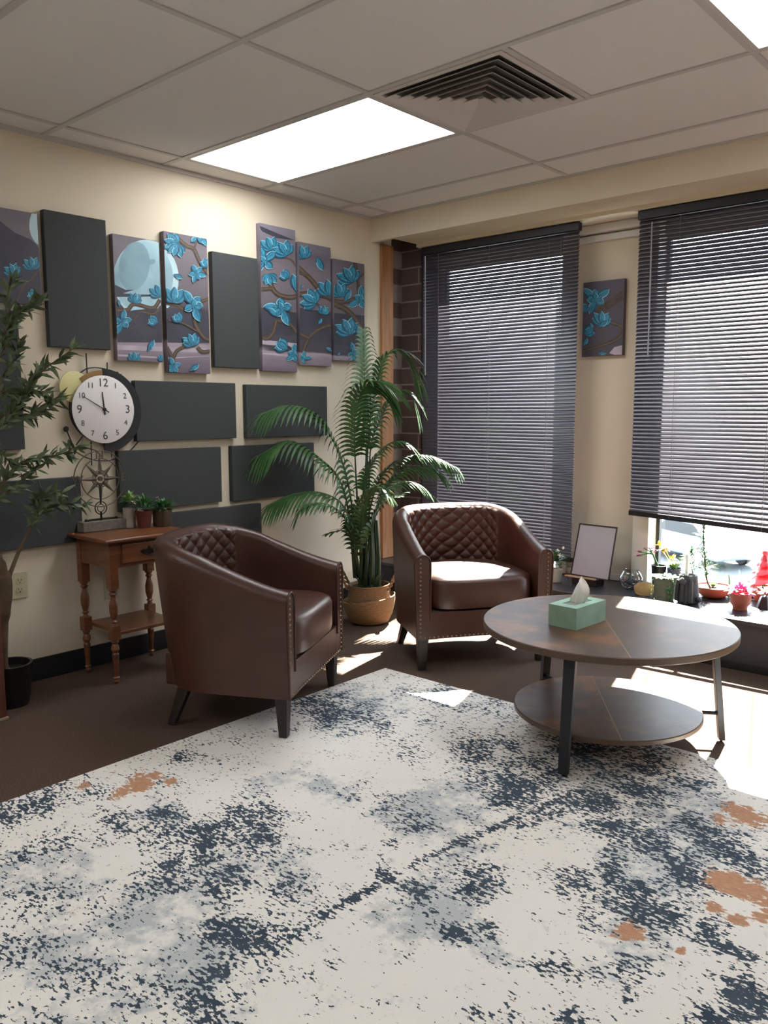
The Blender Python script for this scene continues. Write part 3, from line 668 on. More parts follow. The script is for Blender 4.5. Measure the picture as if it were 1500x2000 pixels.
rooted(t, mb, 'pull_handle', M['pull'], smooth=30)
def turned(cx, cy):
    mb = MB(); s_ = .02
    mb.box((cx-s_, cy-s_, .44), (cx+s_, cy+s_, tz-.019))
    prof = [(.018, .44), (.02, .434), (.011, .425), (.018, .416), (.010, .405), (.013, .39), (.0195, .365), (.0195, .335), (.013, .305), (.010, .298), (.017, .29), (.010, .283), (.014, .27)]
    mb.lathe(prof, (cx, cy, 0), 18); mb.box((cx-s_, cy-s_, .205), (cx+s_, cy+s_, .27))
    prof = [(.014, .205), (.018, .196), (.011, .186), (.017, .176), (.019, .16), (.012, .145), (.016, .138), (.015, .12), (.0105, .06), (.010, .035), (.016, .028), (.010, .022), (.013, .012), (.008, .0005)]
    mb.lathe(prof, (cx, cy, 0), 18)
    return mb
for cx, cy in ((.318, -2.068), (.062, -2.068), (.062, -1.722), (.318, -1.722)): rooted(t, turned(cx, cy), 'leg', M['cherry'], smooth=30)
rooted(t, MB().box((.045, -2.05, .225), (.335, -1.74, .242)), 'shelf', M['cherry'], smooth=0, bevel=.004)
mb = MB()
# ------------------------------------------------------------------ felt panels and canvases on the left wall
def panel(y0, y1, z0, z1, label, group='grey sound panels'):
    o = MB().box((.001, y0, z0), (.034, y1, z1)).build('acoustic_panel', M['panel'], smooth=40, bevel=.003)
    tag(o, label, 'wall panel', group); return o
panel(-2.160, -1.860, 1.522, 2.118, 'upright dark grey felt panel directly above the clock')
panel(-1.258, -.952, 1.465, 2.062, 'upright dark grey felt panel between two blossom canvases')
panel(-2.62, -2.298, 1.067, 1.667, 'upright dark grey felt panel at the left edge behind the olive tree top')
panel(-1.740, -1.125, 1.085, 1.383, 'wide grey felt panel just right of the clock')
panel(-1.052, -.431, 1.083, 1.378, 'wide grey felt panel behind the palm fronds, upper of two')
panel(-1.846, -1.234, .744, 1.042, 'wide grey felt panel behind the compass ornament and small pots')
panel(-1.160, -.545, .738, 1.043, 'wide grey felt panel behind the palm fronds, lower of two')
panel(-2.66, -2.046, .625, .930, 'wide grey felt panel low on the wall left of the side table')
panel(-1.578, -.962, .415, .712, 'wide grey felt panel lowest on the wall behind the shaded armchair')

def canvas_bg(name, zlo, dark=1.0, simple=False):
    m, N, L, p = nodes_mat(name); g_ = N.new('ShaderNodeNewGeometry'); s = N.new('ShaderNodeSeparateXYZ'); L.new(g_.outputs['Position'], s.inputs[0])
    mp = N.new('ShaderNodeMapping'); mp.inputs['Scale'].default_value = (1, 1.2, 7); L.new(g_.outputs['Position'], mp.inputs[0])
    n1 = noise(N, L, mp.outputs[0], 2.2, 4); n0 = noise(N, L, g_.outputs['Position'], 5, 3)
    zz = mth(N, L, 'ADD', s.outputs[2], mth(N, L, 'MULTIPLY', mth(N, L, 'SUBTRACT', n1, .5), .10))
    f = mth(N, L, 'MULTIPLY_ADD', zz, 1/.8, -1.45/.8)
    k = dark; q = lambda r, g, b: srgb(r*k, g*k, b*k)
    if simple: r = ramp(N, [(0, q(74, 70, 80)), (1, q(86, 80, 92))])
    else: r = ramp(N, [(0, q(104, 94, 108)), (.10, q(140, 128, 140)), (.145, q(168, 154, 164)), (.165, q(66, 63, 72)), (.34, q(68, 65, 74)), (.46, q(106, 100, 106)), (.72, q(120, 113, 119)), (.84, q(104, 98, 108)), (1, q(138, 132, 146))])
    L.new(f, r.inputs[0]); L.new(mixc(N, L, mth(N, L, 'MULTIPLY', n0, .3), r.outputs[0], q(90, 82, 94)), p.inputs['Base Color']); p.inputs['Roughness'].default_value = .6
    return m
M['art'] = canvas_bg('dusk_sky_print', 1.45); M['art_dark'] = canvas_bg('dark_dusk_print', 1.45, .62, True); M['art_simple'] = canvas_bg('plain_dusk_print', 1.45, 1.0, True)
M['petal_d'] = mat('teal_petal_shadow', srgb(30, 82, 108), .6); M['petal'] = mat('teal_petal', srgb(56, 134, 162), .6, noise=(60, .35)); M['petal_l'] = mat('pale_blue_petal', srgb(140, 200, 220), .6)
M['twig'] = mat('painted_branch', srgb(74, 62, 56), .6, noise=(50, .3)); M['twig_l'] = mat('painted_branch_light', srgb(100, 86, 70), .6)
M['moon'] = mat('pale_blue_moon', srgb(150, 186, 198), .6, noise=(5, .28)); M['moon_l'] = mat('moon_glow', srgb(178, 205, 212), .6, noise=(6, .1)); M['moon_d'] = mat('moon_shade', srgb(124, 158, 170), .6, noise=(9, .12))
M['cloud'] = mat('dark_cloud_print', srgb(62, 62, 74), .6, noise=(9, .2)); M['glint'] = mat('lilac_light_print', srgb(176, 164, 176), .6, noise=(12, .15))
ARTM = ['art', 'petal_d', 'petal', 'petal_l', 'twig', 'twig_l', 'moon', 'moon_l', 'moon_d', 'cloud', 'glint']
def clip(poly, a0, a1, b0, b1):
    for ax, lim, sg in ((0, a0, 1), (0, a1, -1), (1, b0, 1), (1, b1, -1)):
        out = []
        for i in range(len(poly)):
            p, q = poly[i-1], poly[i]; pi_, qi = (p[ax]-lim)*sg >= 0, (q[ax]-lim)*sg >= 0
            if pi_ != qi:
                t = (lim-p[ax])/(q[ax]-p[ax]); out.append((p[0]+(q[0]-p[0])*t, p[1]+(q[1]-p[1])*t))
            if qi: out.append(q)
        poly = out
        if not poly: return None
    return poly if len(poly) > 2 else None
def canvas(axis, plane, a0, a1, z0, z1, shapes, label, bgm='art', depth=.032, name='canvas_print'):
    """axis 0: hangs on x = const, axis 1: on y = const; shapes = [(material, [(px, py)...] or world pairs)]"""
    mb = MB(); n = [0]
    if axis == 0: mb.box((.001, a0, z0), (plane, a1, z1))
    else: mb.box((a0, plane, z0), (a1, plane+depth, z1))
    eps = .0004
    for mi, pts in shapes:
        P = []
        for px, py in pts:
            q = at(px, py, axis, plane); P.append((q.y, q.z) if axis == 0 else (q.x, q.z))
        P = clip(P, a0+.002, a1-.002, z0+.002, z1-.002)
        if not P: continue
        area = sum(P[i-1][0]*P[i][1]-P[i][0]*P[i-1][1] for i in range(len(P)))
        if axis == 0 and area < 0: P.reverse()
        if axis == 1 and area > 0: P.reverse()
        eps += .000016; mb.m = ARTM.index(mi)
        mb.add([(plane+eps, a, b) if axis == 0 else (a, plane-eps, b) for a, b in P], [tuple(range(len(P)))])
    ms = [M[k] for k in ARTM]; ms[0] = M[bgm]
    o = mb.build(name, ms, smooth=0)
    return tag(o, label, 'painting', 'pieces of the blue blossom wall art' if axis == 0 else None)
def petal(S, c, ang, ln, wd, li=1):
    ca, sa = cos(ang), -sin(ang); L0 = []; N_ = 9
    def P(t, s): return (c[0]+ca*t-sa*s, c[1]+sa*t+ca*s)
    prof = [(0, .12), (.15, .45), (.35, .85), (.55, 1), (.75, .85), (.9, .45), (1, .0)]
    full = [P(ln*t, wd*w_) for t, w_ in prof]+[P(ln*t, -wd*w_) for t, w_ in prof[::-1][1:]]
    inner = [P(ln*(.04+.9*t), wd*w_*.78) for t, w_ in prof]+[P(ln*(.04+.9*t), -wd*w_*.55) for t, w_ in prof[::-1][1:]]
    hl = [P(ln*t, wd*w_*.98*li) for t, w_ in prof[2:]]+[P(ln*t, wd*(w_*.98-.20)*li) for t, w_ in prof[2:][::-1]]
    vein = [P(ln*.12, wd*.05), P(ln*.8, wd*.03), P(ln*.8, -wd*.03), P(ln*.12, -wd*.1)]
    S.append(('petal_d', full)); S.append(('petal', inner)); S.append(('petal_l', hl[:5]+hl[5:])); S.append(('petal_d', vein))
def flower(S, c, r, kind='star', d=90, k=None):
    d = radians(d)
    if kind == 'star':
        for i in range(k or 6):
            a = d+2*pi*i/(k or 6)+.25*sin(i*5+c[0]); petal(S, c, a, r*(.85+.25*sin(i*3+c[1])), r*.27, 1 if i % 2 else -1)
        petal(S, (c[0], c[1]+r*.1), d+.3, r*.45, r*.2)
    elif kind == 'cup':
        for a, l in ((-.95, .75), (.95, .8), (-.5, .95), (.55, 1.0), (0.02, .95)): petal(S, c, d+a, r*l, r*.24, 1 if a > 0 else -1)
    elif kind == 'bud':
        for a in (-.55, .55, 0): petal(S, (c[0]-cos(d)*r*.7, c[1]+sin(d)*r*.7), d+a*.8, r*1.5, r*.5, 1 if a > 0 else -1)
    elif kind == 'leaf': petal(S, (c[0]-cos(d)*r*.5, c[1]+sin(d)*r*.5), d, r, r*.24)
def branch(S, pts, w0, w1=None):
    w0 *= 1.3; w1 = w1 or w0*.85; C2 = bez([(a, b, 0) for a, b in pts], 5); n = len(C2)
    for i in range(n-1):
        a, b = C2[i], C2[i+1]; d = (b-a).normalized(); nn = Vector((-d.y, d.x, 0)); f0, f1 = w0+(w1-w0)*i/n, w0+(w1-w0)*(i+1)/n; e = d*.6
        S.append(('twig', [((a-e+nn*f0/2).x, (a-e+nn*f0/2).y), ((b+e+nn*f1/2).x, (b+e+nn*f1/2).y), ((b+e-nn*f1/2).x, (b+e-nn*f1/2).y), ((a-e-nn*f0/2).x, (a-e-nn*f0/2).y)]))
    for i in range(n-1):
        a, b = C2[i], C2[i+1]; d = (b-a).normalized(); nn = Vector((-d.y, d.x, 0)); f0, f1 = (w0+(w1-w0)*i/n)*.12, (w0+(w1-w0)*(i+1)/n)*.12
        S.append(('twig_l', [((a-nn*f0*2).x, (a-nn*f0*2).y), ((b-nn*f1*2).x, (b-nn*f1*2).y), ((b+nn*f1).x, (b+nn*f1).y), ((a+nn*f0).x, (a+nn*f0).y)]))
def ellipse(c, rx, ry, n=36, rot=0):
    return [(c[0]+rx*cos(2*pi*i/n)*cos(rot)-ry*sin(2*pi*i/n)*sin(rot), c[1]+rx*cos(2*pi*i/n)*sin(rot)+ry*sin(2*pi*i/n)*cos(rot)) for i in range(n)]
PX = .034
# far left piece
S = [('moon_l', ellipse((88, 440), 31, 42)), ('cloud', [(-260, 380), (-60, 405), (0, 432), (30, 455), (60, 468), (85, 492), (90, 620), (-260, 620)])]
branch(S, [(30, 600), (45, 560), (62, 545), (80, 520)], 3); flower(S, (28, 538), 26, 'cup', 110); flower(S, (64, 527), 27, 'cup', 100); flower(S, (64, 576), 13, 'bud', 150)
canvas(0, PX, -2.60, -2.188, 1.700, 2.092, S, 'dark blossom canvas at the far left with the pale edge of a moon')
# moon piece and its right hand neighbour
def moon(S):
    S += [('moon_l', ellipse((285, 545), 64, 77)), ('moon', ellipse((280, 542), 58, 70)), ('moon_d', ellipse((262, 520), 30, 48, rot=.15)), ('moon_d', ellipse((295, 512), 9, 5, rot=-.4)),
          ('cloud', [(200, 552), (222, 555), (245, 566), (262, 566), (240, 573), (275, 575), (312, 576), (330, 578), (262, 580), (200, 580)]), ('cloud', ellipse((330, 632), 140, 30)), ('cloud', [(150, 606), (240, 612), (340, 606), (440, 612), (440, 670), (150, 668)])]
    S += [('glint', [(200, 672), (430, 682), (430, 690), (200, 682)]), ('glint', [(200, 690), (330, 698), (430, 694), (330, 701), (200, 694)])]
S = []; moon(S)
branch(S, [(222, 606), (248, 606), (262, 594), (298, 602), (312, 586)], 7); branch(S, [(275, 608), (300, 613), (314, 598)], 4); branch(S, [(275, 608), (262, 624), (265, 636), (252, 644)], 2)
flower(S, (262, 592), 22, 'cup', 80); flower(S, (238, 628), 25, 'star', 20, 5); flower(S, (299, 627), 13, 'bud', 160); flower(S, (313, 580), 28, 'cup', 110); flower(S, (294, 675), 26, 'leaf', 60); flower(S, (262, 706), 20, 'cup', 90); flower(S, (318, 704), 14, 'cup', 110); flower(S, (232, 592), 14, 'leaf', 100)
canvas(0, PX, -1.828, -1.576, 1.476, 2.064, S, 'blossom canvas showing most of the pale blue full moon')
S = []; moon(S)
branch(S, [(325, 592), (345, 596), (358, 604), (376, 600), (387, 592), (409, 583)], 6); branch(S, [(345, 464), (364, 480), (378, 486), (385, 501), (393, 517), (410, 541)], 6); branch(S, [(379, 487), (383, 472)], 3)
branch(S, [(378, 613), (383, 638), (399, 660), (413, 664)], 6); branch(S, [(329, 625), (356, 631), (383, 646)], 4); branch(S, [(385, 679), (395, 687), (413, 685)], 6); branch(S, [(325, 678), (337, 698), (345, 685), (362, 676)], 6); branch(S, [(338, 698), (337, 712)], 5)
flower(S, (347, 476), 30, 'cup', 165); flower(S, (347, 476), 28, 'cup', 250); flower(S, (384, 462), 20, 'star', 10, 5); flower(S, (398, 472), 20, 'leaf', -60); flower(S, (382, 534), 20, 'star', 60, 6); flower(S, (401, 515), 13, 'bud', 120); flower(S, (347, 540), 20, 'leaf', -25)
flower(S, (338, 592), 34, 'cup', 85); flower(S, (376, 596), 32, 'star', 62, 5); flower(S, (346, 622), 13, 'bud', 120); flower(S, (376, 676), 27, 'cup', 110); flower(S, (363, 668), 14, 'leaf', 160); flower(S, (337, 716), 20, 'star', 30, 5); flower(S, (378, 718), 22, 'leaf', 35)
canvas(0, PX, -1.548, -1.289, 1.427, 2.118, S, 'narrow blossom canvas holding the right edge of the moon')
# tall piece
S = [('cloud', [(505, 440), (540, 455), (577, 470), (540, 465), (512, 452)]), ('cloud', [(500, 600), (560, 608), (590, 612), (590, 655), (500, 655)]), ('glint', [(500, 662), (590, 672), (590, 680), (500, 671)]), ('glint', [(500, 688), (590, 694), (590, 700), (500, 690)])]
branch(S, [(527, 490), (537, 502), (566, 506), (580, 524)], 3); branch(S, [(532, 505), (520, 512)], 2); branch(S, [(524, 538), (531, 562), (544, 576), (568, 581), (584, 576)], 8); branch(S, [(508, 565), (531, 564)], 6); branch(S, [(539, 626), (532, 650), (520, 661), (508, 655)], 7); branch(S, [(542, 626), (563, 631), (582, 652)], 6); branch(S, [(562, 676), (576, 684)], 2)
flower(S, (530, 489), 29, 'cup', 108); flower(S, (560, 499), 32, 'cup', 120); flower(S, (516, 510), 30, 'star', 100, 5); flower(S, (524, 535), 24, 'cup', -80); flower(S, (556, 538), 13, 'bud', 150); flower(S, (574, 552), 34, 'leaf', 100); flower(S, (549, 602), 33, 'star', 90, 5); flower(S, (532, 610), 24, 'leaf', 135); flower(S, (550, 676), 17, 'bud', 150); flower(S, (574, 692), 20, 'star', 80, 5)
canvas(0, PX, -.932, -.672, 1.457, 2.256, S, 'tallest blossom canvas of the wall art')
S = [('cloud', [(575, 600), (655, 612), (655, 668), (575, 662)])]
branch(S, [(580, 521), (606, 545), (626, 569), (652, 590)], 8); branch(S, [(580, 534), (590, 535), (602, 541)], 4); branch(S, [(580, 576), (611, 574), (652, 583)], 9); branch(S, [(618, 593), (640, 610), (650, 605)], 3); branch(S, [(652, 633), (626, 641), (604, 658), (590, 688)], 6); branch(S, [(580, 650), (604, 661)], 6)
flower(S, (592, 505), 28, 'cup', 100); flower(S, (624, 515), 30, 'leaf', -65); flower(S, (618, 592), 34, 'cup', 150); flower(S, (642, 578), 34, 'cup', 95); flower(S, (630, 614), 18, 'cup', 80); flower(S, (624, 628), 14, 'leaf', 60); flower(S, (592, 700), 15, 'star', 70, 5); flower(S, (642, 683), 14, 'leaf', 150); flower(S, (588, 560), 10, 'leaf', 50)
canvas(0, PX, -.648, -.390, 1.500, 2.198, S, 'blossom canvas second from the room corner with crossing branches')
S = [('cloud', [(640, 610), (725, 618), (725, 680), (640, 672)])]
branch(S, [(693, 512), (698, 540), (700, 576)], 5); branch(S, [(713, 532), (700, 544)], 3); branch(S, [(650, 588), (671, 590), (697, 583)], 8); branch(S, [(650, 592), (678, 607), (695, 626), (716, 658)], 9)
flower(S, (688, 552), 36, 'cup', 120); flower(S, (664, 580), 30, 'cup', 100); flower(S, (678, 578), 26, 'leaf', 60); flower(S, (705, 586), 26, 'star', 75, 5); flower(S, (684, 654), 36, 'cup', 115); flower(S, (700, 648), 26, 'leaf', 100); flower(S, (690, 690), 20, 'star', 40, 5); flower(S, (660, 692), 10, 'leaf', 60)
canvas(0, PX, -.366, -.096, 1.540, 2.140, S, 'shortest blossom canvas nearest the room corner, partly behind the palm tip')
# small picture on the pier between the windows
S = [('twig', [(1225, 560), (1225, 580), (1190, 604), (1168, 618), (1160, 606), (1186, 588)]), ('glint', [(1190, 690), (1200, 678), (1224, 672), (1224, 700)])]
branch(S, [(1150, 596), (1160, 618), (1172, 640), (1186, 668)], 2); branch(S, [(1190, 629), (1212, 637), (1217, 650), (1201, 665), (1170, 676), (1138, 686)], 6); branch(S, [(1166, 590), (1168, 606)], 2)
flower(S, (1164, 583), 30, 'star', 80, 6); flower(S, (1176, 636), 30, 'cup', 90); flower(S, (1178, 633), 22, 'leaf', 35); flower(S, (1142, 602), 12, 'bud', 60); flower(S, (1150, 648), 14, 'bud', 30); flower(S, (1156, 638), 14, 'leaf', 110); flower(S, (1144, 668), 18, 'leaf', 65); flower(S, (1176, 690), 16, 'leaf', 5)
pa, pb = at(1140, 553, 1, .428), at(1220, 543, 1, .428); pc = at(1140, 697, 1, .428)
canvas(1, .428, pa.x, pb.x, pc.z, (pa.z+pb.z)/2, S, 'small blue blossom canvas hanging on the wall between the two windows', 'art_simple', .031)

# ------------------------------------------------------------------ wall clock
CY, CZ = -1.922, 1.242
t = thing('wall_clock', 'round white wall clock with black ring and pale gold disc reading ten to twelve', 'clock', (.0, CY, CZ))
def wl(px, py, x=.035): q = at(px, py, 0, x); return q
def arcband(mb, c, r0, r1, a0, a1, x0, x1, n=40):
    """flat ring sector on the wall; angles clockwise from 12 in degrees"""
    vs = []
    for i in range(n+1):
        a = radians(a0+(a1-a0)*i/n)
        for r, x in ((r0, x0), (r1, x0), (r1, x1), (r0, x1)): vs.append((x, c[0]+r*sin(a), c[1]+r*cos(a)))
    fs = [(i*4+j, i*4+(j+1) % 4, (i+1)*4+(j+1) % 4, (i+1)*4+j) for i in range(n) for j in range(4)]+[(0, 1, 2, 3), (n*4+3, n*4+2, n*4+1, n*4)]
    mb.add(vs, fs)
RX = Matrix.Rotation(pi/2, 4, 'Y')
c2 = (CY+.012, CZ-.006)
mb = MB(); arcband(mb, c2, .13, .198, 0, 182, .030, .036, 50); rooted(t, mb, 'black_ring', M['clock_black'], smooth=30)
mb = MB(); arcband(mb, c2, .13, .190, -38, 0, .031, .035, 12); rooted(t, mb, 'wood_arc', M['oak_arc'], smooth=30)
mb = MB(); g1 = wl(147, 756); mb.lathe([(.070, .026), (.073, .027), (.073, .031), (.070, .032)], (0, g1.y, g1.z), 40, RX); o = rooted(t, mb, 'gold_disc', M['gold'], smooth=30)
mb = MB(); mb.lathe([(.150, .001), (.150, .05)], (0, CY+.002, CZ), 60, RX); rooted(t, mb, 'clock_case', M['clock_black'], smooth=30)
mb = MB(); mb.lathe([(.157, .050), (.159, .0515), (.159, .054), (.156, .0555)], (0, CY, CZ), 72, RX); rooted(t, mb, 'clock_face', M['clock_face'], smooth=30)
mb = MB()
arcband(mb, c2, .236, .2405, 96, 218, .018, .022, 50)
mb.tube([(.02, c2[0]+.2*sin(radians(100)), c2[1]+.2*cos(radians(100))), (.02, c2[0]+.238*sin(radians(100)), c2[1]+.238*cos(radians(100)))], .0022, 6)
b1_, b2_ = wl(129, 838, .02), wl(228, 731, .02)
mb.tube([(.02, c2[0]+.238*sin(radians(218)), c2[1]+.238*cos(radians(218))), (.02, b1_.y, b1_.z)], .0034, 6)
mb.tube(bez([wl(155, 729, .02), wl(170, 720, .02), wl(188, 718, .02), wl(210, 722, .02), wl(228, 731, .02)], 8), .0032, 6)
for a_, b_ in (((168, 690), (171, 742)), ((209, 708), (210, 736)), ((178, 862), (179, 909)), ((217, 868), (218, 893))): mb.tube([wl(*a_, .022), wl(*b_, .022)], .0032, 6)
for a_, b_ in (((122, 758), (118, 785)),): mb.tube([wl(*a_, .022), wl(*b_, .022)], .0026, 6)
for y_, z_ in ((CY-.12, CZ-.165), (CY+.13, CZ+.17)): mb.tube([(.001, y_, z_), (.022, y_*.5+CY*.5, z_*.5+CZ*.5)], .003, 6)
rooted(t, mb, 'wire_frame', M['clock_black'])
for q in (b1_, b2_): rooted(t, MB().ball(q, .0135, 16, (.5, 1, 1)), 'ball_end', M['clock_black'])
def hand(a, ln, w0, tail, x):
    a = radians(a); d = Vector((0, sin(a), cos(a))); s = Vector((0, cos(a), -sin(a))); c = Vector((x, CY, CZ))
    return MB().prism([c-d*tail-s*w0, c-d*tail+s*w0, c+d*ln+s*w0*.6, c+d*ln-s*w0*.6], (.0015, 0, 0))
hh = hand(-5, .083, .0036, .024, .0575); rooted(t, hh, 'hour_hand', M['clock_black'], smooth=0)
mh = hand(-60+0, .122, .0024, .026, .0595); rooted(t, mh, 'minute_hand', M['clock_black'], smooth=0)
rooted(t, MB().lathe([(.0085, .056), (.0085, .063), (.004, .065)], (0, CY, CZ), 16, RX), 'centre_cap', M['clock_black'])
def text(s, size, loc, rot, m, parent, extr=.0004, name='numeral', world=True):
    cu = bpy.data.curves.new(name, 'FONT'); cu.body = s; cu.size = size; cu.align_x = 'CENTER'; cu.align_y = 'CENTER'; cu.extrude = extr
    ob = bpy.data.objects.new(name, cu); COL.objects.link(ob); dg = bpy.context.evaluated_depsgraph_get(); me = bpy.data.meshes.new_from_object(ob.evaluated_get(dg))
    bpy.data.objects.remove(ob); me.materials.clear(); me.materials.append(m)
    n = bpy.data.objects.new(name, me); COL.objects.link(n); n.parent = parent; n.matrix_basis = Matrix.Translation(Vector(loc)-Vector(parent.location)) @ rot; return n
RT = Matrix(((0, 0, 1, 0), (1, 0, 0, 0), (0, 1, 0, 0), (0, 0, 0, 1)))      # text facing +x, reading along +y
for k in range(1, 13):
    a = radians(30*k); big = k % 3 == 0; r = .128 if not big else .124
    text(str(k), .054 if big else .036, (.0562, CY+r*sin(a), CZ+r*cos(a)), RT, M['ink'], t)

# ------------------------------------------------------------------ compass ornament on the table
bx = .062; bc = at(196, 935, 0, bx)
t = thing('compass_ornament', 'metal compass rose ornament with letters W and E on a grey wood block', 'ornament', (bx, bc.y, tz))
y0_, y1_ = at(163, 1036, 0, .09).y, at(247, 1030, 0, .09).y
rooted(t, MB().box((.03, y0_, tz+.0005), (.092, y1_, tz+.048)), 'wood_block', M['grey_wood'], smooth=0, bevel=.003)
def ring(mb, c, r, th, n=48, x=bx): mb.tube([(x, c[0]+r*sin(2*pi*i/n), c[1]+r*cos(2*pi*i/n)) for i in range(n+1)], th, 6, cap=False)
R1 = abs(at(245, 935, 0, bx).y-at(144, 935, 0, bx).y)/2; cc = ((at(245, 935, 0, bx).y+at(144, 935, 0, bx).y)/2, bc.z)
mb = MB(); ring(mb, cc, R1, .0028); rooted(t, mb, 'outer_ring', M['iron']); mb = MB(); ring(mb, cc, R1*.73, .0024); rooted(t, mb, 'middle_ring', M['iron'])
mb = MB(); ring(mb, cc, R1*.30, .003); mb.lathe([(.012, -.004), (.012, .006)], (bx, cc[0], cc[1]), 16, RX); rooted(t, mb, 'hub_ring', M['iron'])
mb = MB()
for i in range(8):
    a = 2*pi*i/8; d = Vector((0, sin(a), cos(a))); s = Vector((0, cos(a), -sin(a))); L_ = R1*(.98 if i % 4 == 0 else .86 if i % 2 == 0 else .82); C0 = Vector((bx, *cc))
    A_ = C0+d*L_; B_ = C0+d*.02+s*.013; C1 = C0+d*.02-s*.013; T1 = C0+d*.02+Vector((.005, 0, 0)); mb.add([A_, B_, C1, T1, C0+d*.02-Vector((.004, 0, 0))], [(0, 1, 3), (0, 3, 2), (0, 4, 1), (0, 2, 4)])
rooted(t, mb, 'compass_star', M['iron'], smooth=0)
mb = MB(); c3 = (at(197, 992, 0, bx).y, at(197, 992, 0, bx).z); ring(mb, c3, .030, .0026, 28); ring(mb, c3, .018, .0018, 28)
mb.tube([(bx, c3[0], tz+.048), (bx, c3[0], c3[1]-.018)], .005, 8); mb.tube([(bx, c3[0], c3[1]+.02), (bx, c3[0], cc[1]-.03)], .004, 8)
mb.tube([(bx, c3[0]-.078, tz+.052), (bx, c3[0], tz+.055), (bx, c3[0]+.078, tz+.052)], .0045, 8); mb.ball((bx, c3[0]-.078, tz+.053), .007, 8); mb.ball((bx, c3[0]+.078, tz+.053), .007, 8)
rooted(t, mb, 'stand', M['pull'])
for ch, dy, dz in (('W', -R1*.88, 0), ('E', R1*.88, 0), ('N', 0, R1*.86)): text(ch, .055, (bx+.003, cc[0]+dy, cc[1]+dz), RT, M['iron'], t, .002, 'letter')

# ------------------------------------------------------------------ small plants
def leaf(mb, c, d, n_, ln, wd, bend=.2, seg=3):
    """pointed leaf: starts at c, runs along d, upward normal n_"""
    d = Vector(d).normalized(); n_ = Vector(n_); s = d.cross(n_)
    if s.length < 1e-4: s = d.cross(Vector((1, 0, 0)))
    s.normalize(); up = s.cross(d).normalized(); vs = [Vector(c)]; fs = []
    for i in range(1, seg):
        f = i/seg; q = Vector(c)+d*ln*f-up*bend*ln*f*f; w_ = wd*sin(pi*f**.8); vs += [q+s*w_+up*w_*.25, q-s*w_+up*w_*.25]
    vs.append(Vector(c)+d*ln-up*bend*ln)
    fs.append((0, 2, 1))
    for i in range(seg-2): a = 1+2*i; fs.append((a, a+1, a+3, a+2))
    a = 1+2*(seg-2); fs.append((a, a+1, a+2)); mb.add(vs, fs)
def rnd_dir(lo=0, hi=1): 
    a = random.uniform(0, 2*pi); z = random.uniform(lo, hi); r = sqrt(max(0, 1-z*z)); return Vector((r*cos(a), r*sin(a), z))
def bush(mb, c, r, n, ln, wd, zsc=.8):
    for i in range(n):
        d = rnd_dir(-.15, 1); p_ = Vector(c)+Vector((d.x*r, d.y*r, d.z*r*zsc))*random.uniform(.3, 1); leaf(mb, p_, d+Vector((0, 0, .2)), Vector((0, 0, 1)), ln*random.uniform(.7, 1.2), wd, random.uniform(.1, .4))
def blossom(mb, c, r, n=7):
    for i in range(n):
        d = rnd_dir(.1, 1); leaf(mb, Vector(c), d, Vector((0, 0, 1)), r, r*.34, .3)
def small_pot(name, label, loc, prof, pm, ell=(1, 1), n=28, soil=None):
    t = thing(name, label, 'potted plant', loc)
    mb = MB(); mb.lathe(prof, (0, 0, 0), n, ell=ell); mb.build('pot', pm, t, smooth=40)
    if soil: MB().lathe([(.001, soil[1]-.002), (soil[0], soil[1]-.002), (soil[0], soil[1]), (.001, soil[1])], (0, 0, 0), n, ell=ell, close=False).build('soil', M['soil'], t)
    return t
CAT = 'potted plant'
z1 = tz+.0006
def tprof(rb, rt, h, rim=.006, rh=.018): return [(.004, .0005), (rb, .0005), (rt-rim*.4, h-rh), (rt+rim*.4, h-rh), (rt+rim*.4, h), (rt-.006, h), (rt-.008, h-.014), (.003, h-.014)]
A_ = at(282, 1030, 2, tz)
t = small_pot('potted_plant', 'small terracotta pot with pale pink blossoms beside the compass ornament', (A_.x, A_.y, z1), tprof(.030, .040, .082), M['terra_dark'])
mb = MB(); bush(mb, (.01, .0, .10), .046, 130, .032, .006); mb.build('foliage', M['green'], t)
mb = MB(); [blossom(mb, q, .017) for q in ((.02, -.065, .125), (.035, -.042, .085), (.03, .055, .14), (-.02, -.05, .15))]; mb.build('blossoms', M['pale_pink'], t)
B_ = at(318, 1027, 2, tz)
t = small_pot('potted_plant', 'small dark brown ribbed pot of green leaves nearest the armchair on the side table', (B_.x, B_.y, z1), [(.004, .0005), (.044, .0005), (.047, .01), (.047, .078), (.042, .082), (.04, .07), (.003, .07)], mat('brown_glaze', srgb(70, 56, 44), .5, noise=(30, .25, (6, 6, .5))))
mb = MB(); bush(mb, (0, .008, .088), .048, 170, .032, .0055, .65); mb.build('foliage', M['green'], t)
C_ = (.078, -1.838)
t = small_pot('potted_plant', 'tall pale grey pot of light green sprigs behind the terracotta pot on the side table', (C_[0], C_[1]+.012, z1), [(.004, .0005), (.028, .0005), (.030, .095), (.027, .095), (.026, .085), (.003, .085)], mat('pale_grey_glaze', srgb(176, 170, 158), .5))
mb = MB(); bush(mb, (0.008, .0, .125), .028, 90, .034, .006, 1.1); mb.build('foliage', M['green_light'], t)

